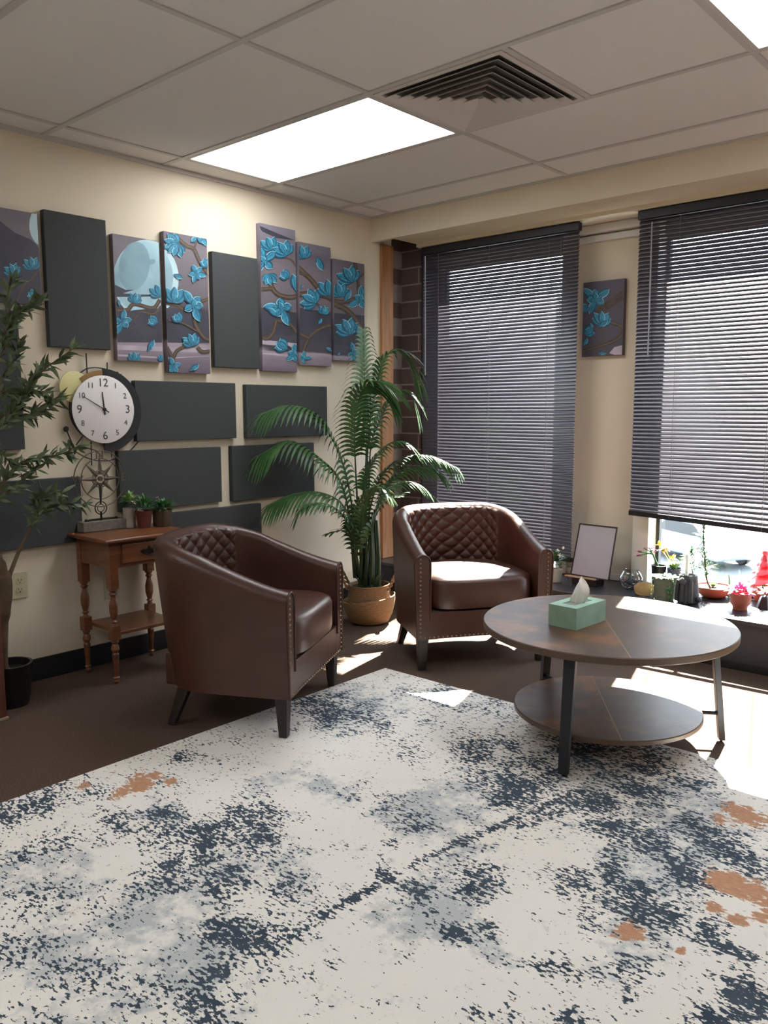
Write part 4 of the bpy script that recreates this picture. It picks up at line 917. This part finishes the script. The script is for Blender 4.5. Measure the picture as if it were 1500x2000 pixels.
# ------------------------------------------------------------------ wall outlets
def outlet(y, z, label):
    t = thing('wall_outlet', label, 'electrical outlet', (.0, y, z))
    MB().box((.0006, -.036, -.060), (.006, .036, .060)).build('cover_plate', M['plate'], t, smooth=0, bevel=.002)
    for dz in (.021, -.021):
        o = MB().prism([(.0061, .017*cos(a)*1.0, dz+max(-.0125, min(.0125, .017*sin(a)))) for a in [2*pi*i/24 for i in range(24)]], (.0018, 0, 0)).build('receptacle', M['plate'], t, smooth=0)
        mb = MB()
        for dy, h_ in ((-.0065, .0045), (.0065, .0035)): mb.box((.0078, dy-.0012, dz+.002-h_+.002), (.0085, dy+.0012, dz+.002+h_+.002))
        mb.box((.0078, -.0022, dz-.010), (.0085, .0022, dz-.0055)); mb.build('slots', M['black'], o, smooth=0)
q = at(38, 1143, 0, .003); outlet(q.y, q.z, 'almond double power outlet on the wall left of the side table')
q = at(217, 1150, 0, .003); t = thing('wall_outlet', 'blank almond outlet plate on the wall behind the side table leg', 'electrical outlet', (.0, q.y, q.z+.01)); MB().box((.0006, -.036, -.060), (.006, .036, .060)).build('cover_plate', M['plate'], t, smooth=0, bevel=.002)
# ------------------------------------------------------------------ areca palm in a folded seagrass basket
PB = Vector((.437, -.50, 0))
t = thing('basket', 'woven seagrass belly basket with looped handles between the armchairs', 'basket', (PB.x, PB.y, 0))
mb = MB(); NB = 48
def basket_shell(mb, prof, tilt=0):
    vs = []
    for r, z, w_ in prof:
        for j in range(NB):
            a = 2*pi*j/NB; zz = z+w_*sin(a-2.2+pi*1.0)*.5; vs.append((r*cos(a), r*sin(a), max(.0008, zz)))
    k = len(prof); mb.add(vs, [(i*NB+j, i*NB+(j+1) % NB, (i+1)*NB+(j+1) % NB, (i+1)*NB+j) for i in range(k-1) for j in range(NB)]+[tuple(range(NB-1, -1, -1)), tuple((k-1)*NB+j for j in range(NB))])
basket_shell(mb, [(.09, .001, 0), (.115, .012, 0), (.138, .06, 0), (.150, .11, .02), (.157, .148, .045), (.150, .150, .045), (.138, .11, .02), (.11, .07, 0)])
mb.build('lower_bowl', M['basket'], t, smooth=60)
mb = MB(); basket_shell(mb, [(.10, .075, 0), (.128, .10, 0), (.124, .16, 0), (.118, .215, 0), (.122, .228, .006), (.115, .229, .006), (.110, .20, 0), (.03, .20, 0)]); mb.build('upper_band', M['basket'], t, smooth=60)
for s in (1, -1):
    d = Vector((cos(radians(38)), sin(radians(38)), 0))*s; e = Vector((-d.y, d.x, 0)); mb = MB()
    for ph in (0, pi):
        pts = []
        for i in range(61):
            f = i/60; a = pi*f; c = d*(.118+.05*sin(a))+e*(.05*cos(a))+Vector((0, 0, .20+.115*sin(a))); tw = f*2*pi*7+ph; pts.append(c+Vector((0, 0, .006*sin(tw)))+d*.006*cos(tw))
        mb.tube(pts, .0052, 6)
    mb.build('handle', M['basket'], t)
pt = thing('areca_palm', 'tall artificial areca palm with arching green fronds standing in the seagrass basket', 'palm', (PB.x, PB.y, .205))
MB().lathe([(.001, -.004), (.108, -.004), (.108, .004), (.001, .004)], n=24, close=False).build('soil', M['soil'], pt)
def atx(px, py, v): return at(px, py, 0, v)
def aty(px, py, v): return at(px, py, 1, v)
def base(px): return at(px, 1128, 1, PB.y-.01) 
def frond(pts, s0, ln, name='frond', droop=.5, wd=.0125, spread=None, mm='palm', nl=44, side=None):
    """pts: world curve from the basket to the tip; leaflets from parameter s0 on"""
    C_ = bez(pts, 14); n = len(C_); mb = MB()
    L_ = [0]
    for i in range(1, n): L_.append(L_[-1]+(C_[i]-C_[i-1]).length)
    T = L_[-1]; rs = [.0062*(1-l/T)+.0016 for l in L_]
    mb.m = 1; mb.tube(C_, rs, 6); mb.m = 0
    def pos(s):
        l = s*T
        for i in range(1, n):
            if L_[i] >= l:
                f = (l-L_[i-1])/max(1e-6, L_[i]-L_[i-1]); return C_[i-1].lerp(C_[i], f), (C_[i]-C_[i-1]).normalized()
        return C_[-1], (C_[-1]-C_[-2]).normalized()
    sv = side; nl = int(nl*.6)
    for i in range(nl):
        f = i/(nl-1); s = s0+(1-s0)*f*.985; p_, d = pos(s)
        sd = sv.copy() if sv is not None else d.cross(Vector((0, 0, 1)))
        if sd.length < .15: sd = d.cross(CF)
        sd = (sd-d*sd.dot(d)).normalized(); l = ln*(.45+.75*sin(pi*(.12+.80*f)))*random.uniform(.92, 1.05)
        up = sd.cross(d).normalized()
        for sg in (-1, 1):
            e = (sd*sg*(.9-.3*f)+d*(.62+.7*f)+up*.25).normalized(); vs = []; seg = 5
            ww = wd*(1-.25*f)
            sw = e.cross(up).normalized()
            for k in range(seg+1):
                g_ = k/seg; q = p_+e*l*g_-Vector((0, 0, 1))*droop*l*g_*g_; w_ = ww*(.5+.9*g_)*(1-g_)**.55*1.3 if g_ < 1 else 0
                if k < seg: vs += [q+sw*w_, q-sw*w_+Vector((0, 0, -.0015))]
                else: vs.append(q)
            fs = [(2*k, 2*k+1, 2*k+3, 2*k+2) for k in range(seg-1)]+[(2*seg-2, 2*seg-1, 2*seg)]; mb.add(vs, fs)
    mb.v = [tuple(Vector(q)-Vector(pt.location)) for q in mb.v]
    return mb.build(name, [M[mm], M['palm_stem']], pt, smooth=60)
CRx = CR.copy()
# upright fronds
frond([base(712), aty(712, 1000, -.46), aty(716, 840, -.42), aty(712, 740, -.36), aty(709, 645, -.30)], .52, .19, side=CRx, droop=.85, nl=46)
frond([base(696), aty(698, 1000, -.56), aty(693, 860, -.60), aty(700, 770, -.60), aty(735, 748, -.55), aty(768, 765, -.48)], .56, .19, side=CRx, droop=.85, nl=46)
frond([base(716), aty(715, 980, -.42), aty(722, 830, -.36), aty(748, 705, -.26), aty(785, 690, -.16), aty(812, 735, -.08)], .58, .19, droop=.8, nl=50)
frond([base(722), aty(722, 900, -.35), aty(738, 830, -.28), aty(770, 770, -.18), aty(800, 770, -.12), aty(812, 800, -.1)], .58, .16, droop=.8, nl=40)
# left hand fronds, arching along the wall
frond([base(700), atx(686, 980, .38), atx(664, 890, .32), atx(622, 818, .26), atx(570, 792, .22), atx(515, 806, .18)], .42, .21, droop=.9, nl=48)
frond([base(692), atx(682, 1010, .40), atx(664, 940, .36), atx(620, 893, .30), atx(565, 862, .24), atx(508, 888, .20)], .36, .21, droop=.95, nl=50)
frond([base(694), atx(688, 1040, .45), atx(668, 985, .42), atx(625, 962, .36), atx(575, 965, .30), atx(528, 985, .26)], .38, .17, droop=.9, nl=44)
frond([base(698), atx(690, 1060, .50), atx(672, 1010, .50), atx(640, 985, .46), atx(600, 985, .42), atx(585, 1000, .40)], .40, .12, droop=.8, nl=32)
frond([base(703), atx(698, 1090, .50), atx(686, 1050, .50), atx(668, 1036, .49), atx(642, 1042, .47)], .50, .07, droop=.4, nl=14)
# right hand fronds reaching to the window light
frond([base(708), aty(706, 1010, -.46), aty(716, 930, -.40), aty(745, 880, -.32), aty(778, 862, -.26), aty(808, 878, -.2)], .52, .15, droop=.7, nl=44)
frond([base(712), aty(718, 1020, -.42), aty(742, 935, -.32), aty(785, 895, -.20), aty(838, 890, -.10), aty(890, 912, -.04)], .46, .145, droop=.85, nl=46)
frond([base(715), aty(724, 1040, -.44), aty(748, 965, -.36), aty(785, 920, -.24), aty(835, 912, -.14), aty(868, 928, -.10)], .46, .14, droop=.9, nl=42)
frond([base(716), aty(722, 1050, -.50), aty(740, 985, -.46), aty(775, 945, -.36), aty(815, 945, -.28), aty(850, 972, -.22)], .46, .12, droop=.8, nl=38)
frond([base(718), aty(718, 1090, -.52), aty(726, 1030, -.52), aty(748, 985, -.48), aty(785, 965, -.42)], .38, .12, droop=.4, nl=32)
frond([base(705), aty(704, 1050, -.58), aty(712, 985, -.60), aty(735, 950, -.60), aty(757, 965, -.58)], .40, .12, droop=.6, nl=34)
frond([base(697), aty(698, 1100, -.58), aty(694, 1040, -.60), aty(700, 985, -.60), aty(716, 962, -.58)], .40, .10, droop=.5, nl=28)
mb = MB()
for i in range(9):
    a = i*2.399; r = .03+.004*i; mb.tube([Vector((r*cos(a), r*sin(a), 0)), Vector((r*.9*cos(a)+.01, r*.9*sin(a), .18)), Vector((r*.8*cos(a), r*.8*sin(a), .40+.02*(i % 4)))], [.013, .009, .006], 8)
for i in range(14):
    a = i*2.399; leaf(mb, (.05*cos(a), .05*sin(a), 0), (cos(a)*.4, sin(a)*.4, 1), (0, 0, 1), .11, .010, .1)
mb.build('stem_cluster', M['palm_stem'], pt)

# ------------------------------------------------------------------ artificial olive tree at the left edge
OX, OY = .222, -2.505
t = thing('olive_tree', 'slim olive tree with gnarled trunk in a black pot at the left edge', 'tree', (OX, OY, 0))
MB().lathe([(.02, .001), (.072, .001), (.080, .05), (.088, .165), (.092, .17), (.092, .18), (.082, .18), (.080, .15), (.004, .15)], n=32).build('pot', M['black'], t, smooth=50)
def ox(px, py, x=.27): return at(px, py, 0, x)
mb = MB()
mb.tube(bez([(OX, OY, .13), ox(6, 1300), ox(7, 1200), ox(12, 1150), ox(6, 1110), ox(-3, 1080)], 6), [.024]*6+[.021]*6+[.028]*5+[.026]*6+[.016]*4+[.011]*3+[.004], 10)
rooted(t, mb, 'trunk', M['bark'], smooth=60)
def obranch(pts, r0, r1, leaves, ln=.068, s0=.3, tw=0):
    C_ = bez(pts, 8); n = len(C_); mb = MB(); mb.tube(C_, [r0+(r1-r0)*i/(n-1) for i in range(n)], 7)
    br = rooted(t, mb, 'branch', M['bark'], smooth=60); lf = MB()
    for i in range(leaves):
        f = s0+(1-s0)*i/max(1, leaves-1); k = min(n-2, int(f*(n-1))); p_ = C_[k].lerp(C_[k+1], f*(n-1)-k); d = (C_[k+1]-C_[k]).normalized()
        for j in range(2):
            e = (d*random.uniform(.5, 1.2)+rnd_dir(-1, 1)*.85).normalized(); 
            if p_.x+e.x*ln < .06: e.x = abs(e.x)
            leaf(lf, p_, e, rnd_dir(0, 1), ln*random.uniform(.6, 1.15), ln*.12, random.uniform(-.1, .4), 4)
    lf.v = [tuple(Vector(q)-Vector(t.location)) for q in lf.v]
    lf.build('leaves', M['olive'], br); return br
fork = ox(11, 1145)
obranch([ox(-3, 1090), ox(-14, 1040), ox(-20, 1005), ox(-22, 950), ox(-26, 895), ox(-25, 840), ox(-22, 785)], .013, .006, 6, s0=.5)
obranch([fork, ox(24, 1110), ox(38, 1075), ox(58, 1035), ox(75, 1000), ox(85, 965)], .010, .004, 26, s0=.62)
obranch([ox(58, 1035), ox(78, 1005), ox(98, 990), ox(125, 985), ox(165, 987)], .004, .0018, 22, s0=.2)
obranch([ox(75, 1000), ox(72, 975), ox(95, 965), ox(120, 962)], .003, .0015, 12, s0=.2)
obranch([ox(-20, 1010), ox(0, 960), ox(18, 925), ox(48, 900), ox(90, 893), ox(125, 885), ox(158, 872)], .007, .002, 50, s0=.12)
obranch([ox(-20, 1010), ox(0, 975), ox(30, 950), ox(55, 930), ox(75, 915)], .006, .002, 22, s0=.2)
obranch([ox(-20, 950), ox(-5, 915), ox(5, 890), ox(20, 905)], .004, .002, 10, s0=.3)
obranch([ox(-25, 900), ox(-8, 850), ox(15, 810), ox(40, 780), ox(62, 745), ox(95, 715), ox(140, 683)], .008, .002, 54, s0=.2, ln=.072)
obranch([ox(-25, 900), ox(0, 840), ox(30, 815), ox(60, 810), ox(90, 795), ox(112, 778)], .006, .002, 40, s0=.3, ln=.072)
obranch([ox(10, 820), ox(35, 790), ox(60, 762), ox(88, 768)], .004, .0015, 18, s0=.3)
obranch([ox(-25, 780), ox(-5, 700), ox(10, 650), ox(22, 620), ox(50, 606), ox(80, 588)], .006, .0018, 44, s0=.2)
obranch([ox(-10, 720), ox(5, 690), ox(20, 650), ox(12, 600), ox(20, 560), ox(30, 545)], .004, .0015, 24, s0=.2)
obranch([ox(-20, 790), ox(0, 750), ox(15, 720), ox(30, 700), ox(38, 670)], .005, .0018, 22, s0=.2)
obranch([ox(-20, 790), ox(5, 765), ox(20, 770), ox(45, 785)], .005, .0018, 18, s0=.2)
# reddish cabinet corner at the frame edge
cab = thing('wooden_stand', 'reddish brown wooden stand cut off by the left edge of the view', 'stand', (.40, -2.86, 0))
e_ = at(10, 1390, 2, 0); mb = MB(); zt_ = at(4, 1195, 1, e_.y).z
bx0 = .14
mb.box((.318, -3.0, .012), (.385, -2.595, .50)); rooted(cab, mb, 'body', mat('red_brown_wood', srgb(92, 48, 38), .45, noise=(8, .2, (2, 2, .4))), smooth=0, bevel=.004)
mb = MB(); mb.box((.314, -3.0, .0005), (.392, -2.590, .0118)); rooted(cab, mb, 'base_strip', mat('pale_foot', srgb(150, 124, 104), .6), smooth=0, bevel=.002)

# ------------------------------------------------------------------ things on the window ledge
ZL = .2465
def led(px, py): q = at(px, py, 2, .2465); return (q.x, q.y, ZL)
# picture frame on an easel
fa, fb, fc, fd = at(1133, 1022, 1, .30), at(1207, 1030, 1, .285), at(1190, 1135, 1, .215), at(1115, 1122, 1, .225)
t = thing('framed_board', 'blank white board in thin black frame leaning on a small stand on the ledge', 'frame', (fd.x+.1, .2, ZL))
cen = (fa+fb+fc+fd)/4; ux = ((fb-fa)+(fc-fd)).normalized(); uz = ((fa-fd)+(fb-fc)).normalized(); nrm = ux.cross(uz).normalized()
if nrm.y > 0: nrm = -nrm
def fq(a, b, k=0): return cen+(a-cen)*b+nrm*k
Q = (fd, fc, fb, fa)
ex = lambda q, s_: cen+(q-cen)*(1+s_)
mb = MB(); vs = [ex(q, 0) for q in Q]+[ex(q, -.045) for q in Q]; vs2 = [v+nrm*.008 for v in vs]; fs = []
allv = vs+vs2
for i in range(4):
    j = (i+1) % 4; fs += [(8+i, 8+j, 12+j, 12+i), (i, 4+i, 4+j, j), (i, j, 8+j, 8+i), (4+j, 4+i, 12+i, 12+j)]
mb.add(allv, fs); rooted(t, mb, 'frame', M['black'], smooth=0)
mb = MB(); mb.prism([ex(q, -.04) for q in Q], nrm*.004); rooted(t, mb, 'board', M['mat_board'], smooth=0)
st = MB(); b0 = at(1104, 1122, 1, .195); b1 = at(1163, 1134, 1, .195); st.box((b0.x, .188, b0.z-.008), (b1.x, .206, b0.z-.001)); rooted(t, st, 'ledge_strip', M['oak_strip'], smooth=0)
st = MB(); s0_, s1_ = at(1115, 1143, 1, .2), at(1165, 1143, 1, .2); st.box((s0_.x, .205, ZL+.0005), (s1_.x, .29, b0.z-.010)); rooted(t, st, 'stand_block', M['black'], smooth=0, bevel=.003)
st = MB(); st.tube([Vector(((s0_.x+s1_.x)/2, .285, ZL+.004)), cen-nrm*.003], .005, 6); rooted(t, st, 'back_leg', M['black'])
# glass fish bowl
q = led(1232, 1150); t = thing('glass_bowl', 'round clear glass bowl of dark pebbles on the window ledge', 'bowl', q)
MB().lathe([(.018, .001), (.03, .001), (.052, .018), (.063, .045), (.062, .07), (.050, .095), (.042, .104), (.044, .107)], n=40, close=False).build('bowl', M['bowl_glass'], t, smooth=80)
mb = MB()
for i in range(70):
    z_ = random.uniform(.012, .062); R_ = .046*min(1, (z_+.008)/.035); a = random.uniform(0, 6.28); r_ = R_*sqrt(random.random()); mb.ball((r_*cos(a), r_*sin(a), z_), .008*random.uniform(.7, 1.2), 7, (1, 1, .6))
o = mb.build('pebbles', M['pebble'], t); o['kind'] = 'stuff'
# sliced log
q = Vector(led(1258, 1163)); t = thing('wood_slice', 'pale sawn wood slice standing on edge on the ledge', 'ornament', q)
mb = MB(); R_ = .048; n = 12; pts = [Vector((R_*1.15*cos(2*pi*i/n+.2)*(1+.06*sin(i*3)), 0, .034+R_*.80*sin(2*pi*i/n+.2)*(1+.05*sin(i*2)))) for i in range(n)]
mb.m = 0; mb.prism(pts, (0, .03, 0)); mb.mi = [0, 0]+[1]*n; o = mb.build('slice', [M['slice'], M['bark']], t, smooth=0); o.rotation_euler = (0, 0, radians(24))
# grey green stone pot with trailing plant
q = led(1297, 1172); t = thing('potted_plant', 'mossy grey stone pot with small trailing leaves next to the wood slice', CAT, q)
mb = MB(); n = 32; prof = [(.004, .001), (.045, .001), (.052, .03), (.056, .09), (.060, .128), (.054, .130), (.05, .115), (.003, .115)]; vs = []
for r, z in prof:
    for j in range(n): a = 2*pi*j/n; rr = r*(1+.035*sin(5*a+z*60)+.02*sin(9*a-z*90)); vs.append((rr*cos(a), rr*sin(a), z))
k = len(prof); mb.add(vs, [(i*n+j, i*n+(j+1) % n, (i+1)*n+(j+1) % n, (i+1)*n+j) for i in range(k-1) for j in range(n)]+[tuple(range(n-1, -1, -1))]); mb.build('pot', M['stone_green'], t, smooth=60)
mb = MB()
for i in range(190): a = random.uniform(0, 6.28); r = .06*sqrt(random.random()); leaf(mb, (r*cos(a), r*sin(a), .125), (cos(a), sin(a), random.uniform(-.1, .8)), (0, 0, 1), .016, .006, .3)
for i in range(60): a = random.choice([2.9, 3.3, 3.6, -.6, -.9])+random.uniform(-.15, .15); z = random.uniform(.03, .13); leaf(mb, (.064*cos(a), .064*sin(a), z), (cos(a), sin(a), -.6), (0, 0, 1), .014, .005, .2)
mb.build('trailing_leaves', M['green'], t)
# dark carved stone figure pot
q = led(1343, 1178); t = thing('stone_figure', 'dark grey carved stone figure planter in the middle of the ledge', 'figurine', (q[0], q[1], ZL))
mb = MB(); n = 36; prof = [(.02, .001), (.046, .001), (.053, .02), (.051, .05), (.046, .09), (.043, .12), (.042, .145), (.036, .150), (.034, .135), (.002, .135)]; vs = []
for i_, (r, z) in enumerate(prof):
    for j in range(n): a = 2*pi*j/n; rr = r*(1+.07*sin(4*a+1)+.05*sin(7*a+z*70)+.03*sin(11*a-z*110)); vs.append((rr*cos(a), rr*sin(a), z))
k = len(prof); mb.add(vs, [(i*n+j, i*n+(j+1) % n, (i+1)*n+(j+1) % n, (i+1)*n+j) for i in range(k-1) for j in range(n)]+[tuple(range(n-1, -1, -1))])
for a, z in ((3.7, .05), (4.5, .045), (5.3, .05)): mb.tube(bez([(.045*cos(a), .045*sin(a), .12), (.052*cos(a), .052*sin(a), z+.03), (.054*cos(a), .054*sin(a), .014)], 5), .013, 8)
mb.ball((.034*cos(4.4), .034*sin(4.4)-.012, .118), .022, 12); mb.ball((.06, -.012, .03), .016, 10); mb.build('figure', M['stone_dark'], t, smooth=70)
mb = MB()
for i in range(220): d = rnd_dir(-.1, 1); c_ = Vector((-.012, .0, .150+.11*random.random())); leaf(mb, c_+Vector((d.x, d.y, 0))*.012, d, (0, 0, 1), .022, .0012, .1, 3)
mb.tube([(-.012, 0, .135), (-.012, 0, .25)], .009, 8); mb.build('woolly_cactus', mat('white_woolly_cactus', srgb(214, 216, 208), .9), t)
# terracotta dish with two pine seedlings and a succulent
q = led(1393, 1166); t = thing('bonsai_dish', 'shallow terracotta bowl with a tall young pine and a small succulent on the ledge', CAT, q)
MB().lathe([(.03, .001), (.05, .001), (.085, .028), (.094, .056), (.096, .060), (.090, .061), (.086, .052), (.003, .050)], n=40).build('bowl', M['terra'], t, smooth=50)
MB().lathe([(.001, .0505), (.086, .0505), (.086, .054), (.001, .056)], n=24, close=False).build('soil', M['soil'], t)
def pine(pts, r0, top, name, zr):
    pts = [p_-Vector(t.location) for p_ in pts]; C_ = bez(pts, 7); n = len(C_); mb = MB(); mb.tube(C_, [r0*(1-.55*i/n) for i in range(n)], 7); tr = mb.build('trunk', M['bark'], t); nb = MB()
    for i in range(n):
        f = i/(n-1)
        if f < zr: continue
        for j in range(16 if f < .82 else 30):
            d = rnd_dir(-.35, .75) if f < .82 else rnd_dir(-.1, 1); l = (.062 if f < .82 else .038)*random.uniform(.7, 1.1); leaf(nb, C_[i], d, (0, 0, 1), l, .0024, .08, 3)
    nb.build('needles', M['pine'], tr)
Y_ = q[1]
pine([at(1391, 1156, 1, Y_-.05), at(1380, 1130, 1, Y_-.05), at(1377, 1090, 1, Y_-.04), at(1374, 1050, 1, Y_-.03), at(1376, 1022, 1, Y_-.03)], .0052, 0, 'pine', .22)
pine([at(1362, 1152, 1, Y_-.02), at(1353, 1120, 1, Y_-.02), at(1349, 1095, 1, Y_-.02), at(1351, 1076, 1, Y_-.02)], .004, 0, 'pine', .4)
mb = MB(); s_ = at(1394, 1146, 1, Y_)-Vector(t.location)
for i in range(26): a = i*2.399; leaf(mb, (s_.x, s_.y-.01, .056), (cos(a), sin(a), .4+i*.05), (0, 0, 1), .032-.0005*i, .008, -.1)
mb.build('succulent', M['green_light'], t)
# terracotta pot of magenta leaves
q = led(1445, 1190); t = small_pot('potted_plant', 'small terracotta pot with magenta leaves at the front of the ledge', q, [(.004, .001), (.034, .001), (.036, .018), (.047, .032), (.052, .078), (.055, .082), (.048, .083), (.044, .074), (.003, .072)], M['terra'])
mb = MB(); bush(mb, (0, 0, .088), .05, 120, .034, .008, .4); mb.build('magenta_leaves', M['pink'], t)
# tiered coral flower ornament in a terracotta bowl
q = led(1480, 1176); t = thing('potted_plant', 'terracotta bowl with a tiered coral pink flower spike at the right edge of the ledge', CAT, (q[0]+.01, q[1]+.05, ZL))
MB().lathe([(.03, .001), (.04, .001), (.062, .05), (.068, .075), (.06, .075), (.055, .066), (.003, .064)], n=32).build('bowl', M['terra'], t, smooth=50)
mb = MB(); n = 30
for r_, z_, hh in ((.082, .105, .03), (.056, .150, .03), (.036, .190, .03), (.02, .22, .03)):
    vs = []
    for k_, (fr_, dz) in enumerate(((1, 0), (.9, .010), (.6, .022), (.25, hh+.004))):
        for j in range(n): a = 2*pi*j/n; rr = r_*fr_*(1+.14*sin(6*a)*(1-k_/4)); vs.append((rr*cos(a), rr*sin(a), z_+dz-.010*abs(sin(3*a))*(1-k_/3)))
    mb.add(vs, [(i*n+j, i*n+(j+1) % n, (i+1)*n+(j+1) % n, (i+1)*n+j) for i in range(3) for j in range(n)]+[tuple(3*n+j for j in range(n))])
mb.ball((0, 0, .252), .017, 14); mb.build('coral_bloom', M['coral'], t, smooth=60)
MB().tube([(0, 0, .06), (0, 0, .11)], .008, 8).build('stem', M['green'], t)
# little black rock pot at the edge
q = led(1490, 1186); t = small_pot('potted_plant', 'small black faceted pot with white sprigs at the right edge of the ledge', (q[0]+.012, q[1]-.004, ZL), [(.004, .001), (.045, .001), (.028, .05), (.02, .06), (.015, .055), (.002, .05)], M['black'], n=6)
mb = MB(); bush(mb, (0, 0, .07), .03, 60, .025, .003, .8); mb.build('sprigs', M['tissue'], t)
# dark pots with lily like blooms behind the stone pot
def px_y(px, py, y): return at(px, py, 1, y)
r = px_y(1287, 1108, .36); t = small_pot('potted_plant', 'dark pot with arching pink flowers against the window jamb', (r.x, .36, ZL), [(.004, .001), (.030, .001), (.037, .09), (.040, .135), (.042, .14), (.038, .14), (.034, .125), (.003, .125)], M['black'])
lo = Vector(t.location); mb = MB(); base_ = Vector((0, 0, .125))
tips = [(1246, 1078), (1244, 1086), (1258, 1071), (1268, 1070), (1275, 1076)]
for i, (a, b) in enumerate(tips):
    e_ = px_y(a, b, .31)-lo; m_ = px_y(1272, 1082, .34)-lo; C_ = bez([base_, base_.lerp(m_, .6)+Vector((0, 0, .01)), m_+Vector((0, 0, .004*i)), e_], 6); mb.tube(C_, [.005]*8+[.003]*(len(C_)-8), 6)
mb.build('stems', M['green'], t); mb = MB()
for i, (a, b) in enumerate(tips):
    e_ = px_y(a, b, .31)-lo; 
    for j in range(5): leaf(mb, e_+Vector((.03, 0, .004)), Vector((-1, random.uniform(-.5, .5), random.uniform(-.5, .4))), (0, 0, 1), .045, .008, .15)
mb.build('pink_blooms', M['pink'], t)
r = px_y(1317, 1108, .38); t = small_pot('potted_plant', 'dark ribbed pot with yellow flowers behind the mossy stone pot', (r.x, .385, ZL), [(.004, .001), (.030, .001), (.036, .08), (.039, .125), (.041, .128), (.037, .13), (.033, .115), (.003, .115)], mat('slate_glaze', srgb(72, 78, 92), .5, noise=(40, .2, (8, 8, .3))))
mb = MB()
for i in range(22): a = i*2.399; leaf(mb, (0, 0, .115), (cos(a)*.7-.2, sin(a)*.7, .9), (0, 0, 1), .075, .010, .2, 4)
mb.build('leaves', M['green_light'], t); mb = MB(); lo = Vector(t.location)
for a, b in ((1288, 1066), (1295, 1078), (1300, 1074), (1313, 1092)): blossom(mb, px_y(a, b, .36)-lo, .030, 9)
for a, b in ((1288, 1066), (1295, 1078), (1300, 1074), (1313, 1092)): mb.tube(bez([(0, 0, .115), (px_y(a, b, .36)-lo)*.6+Vector((0, 0, .05)), px_y(a, b, .36)-lo], 5), .002, 5)
mb.build('yellow_blooms', M['yellow'], t)
# white flowered plant behind the second armchair
q = led(1082, 1128); t = small_pot('potted_plant', 'small pale pot of white flowers on the ledge behind the sunlit armchair', (at(1085, 1110, 1, .19).x, .19, ZL), [(.004, .001), (.032, .001), (.042, .075), (.038, .075), (.036, .068), (.003, .066)], mat('pale_stone_glaze', srgb(186, 186, 176), .6))
mb = MB(); bush(mb, (0, 0, .11), .05, 150, .03, .007, 1.2); mb.build('foliage', M['green'], t)
mb = MB(); [blossom(mb, (.045*cos(i*2.4), .045*sin(i*2.4), .10+.012*i), .016) for i in range(9)]; mb.build('white_blooms', M['tissue'], t)
# slim green glass bottle shape seen against the pane
r = px_y(1424, 1132, .40); tag(MB().tube([(r.x+.004, .40, ZL+.001), (r.x+.002, .40, r.z), (r.x-.004, .40, r.z+.03)], [.006, .007, .002], 8).build('plant_stake', mat('sea_green_plastic', srgb(120, 200, 176), .3)), 'thin sea green plant stake standing behind the magenta potted plant', 'plant stake')
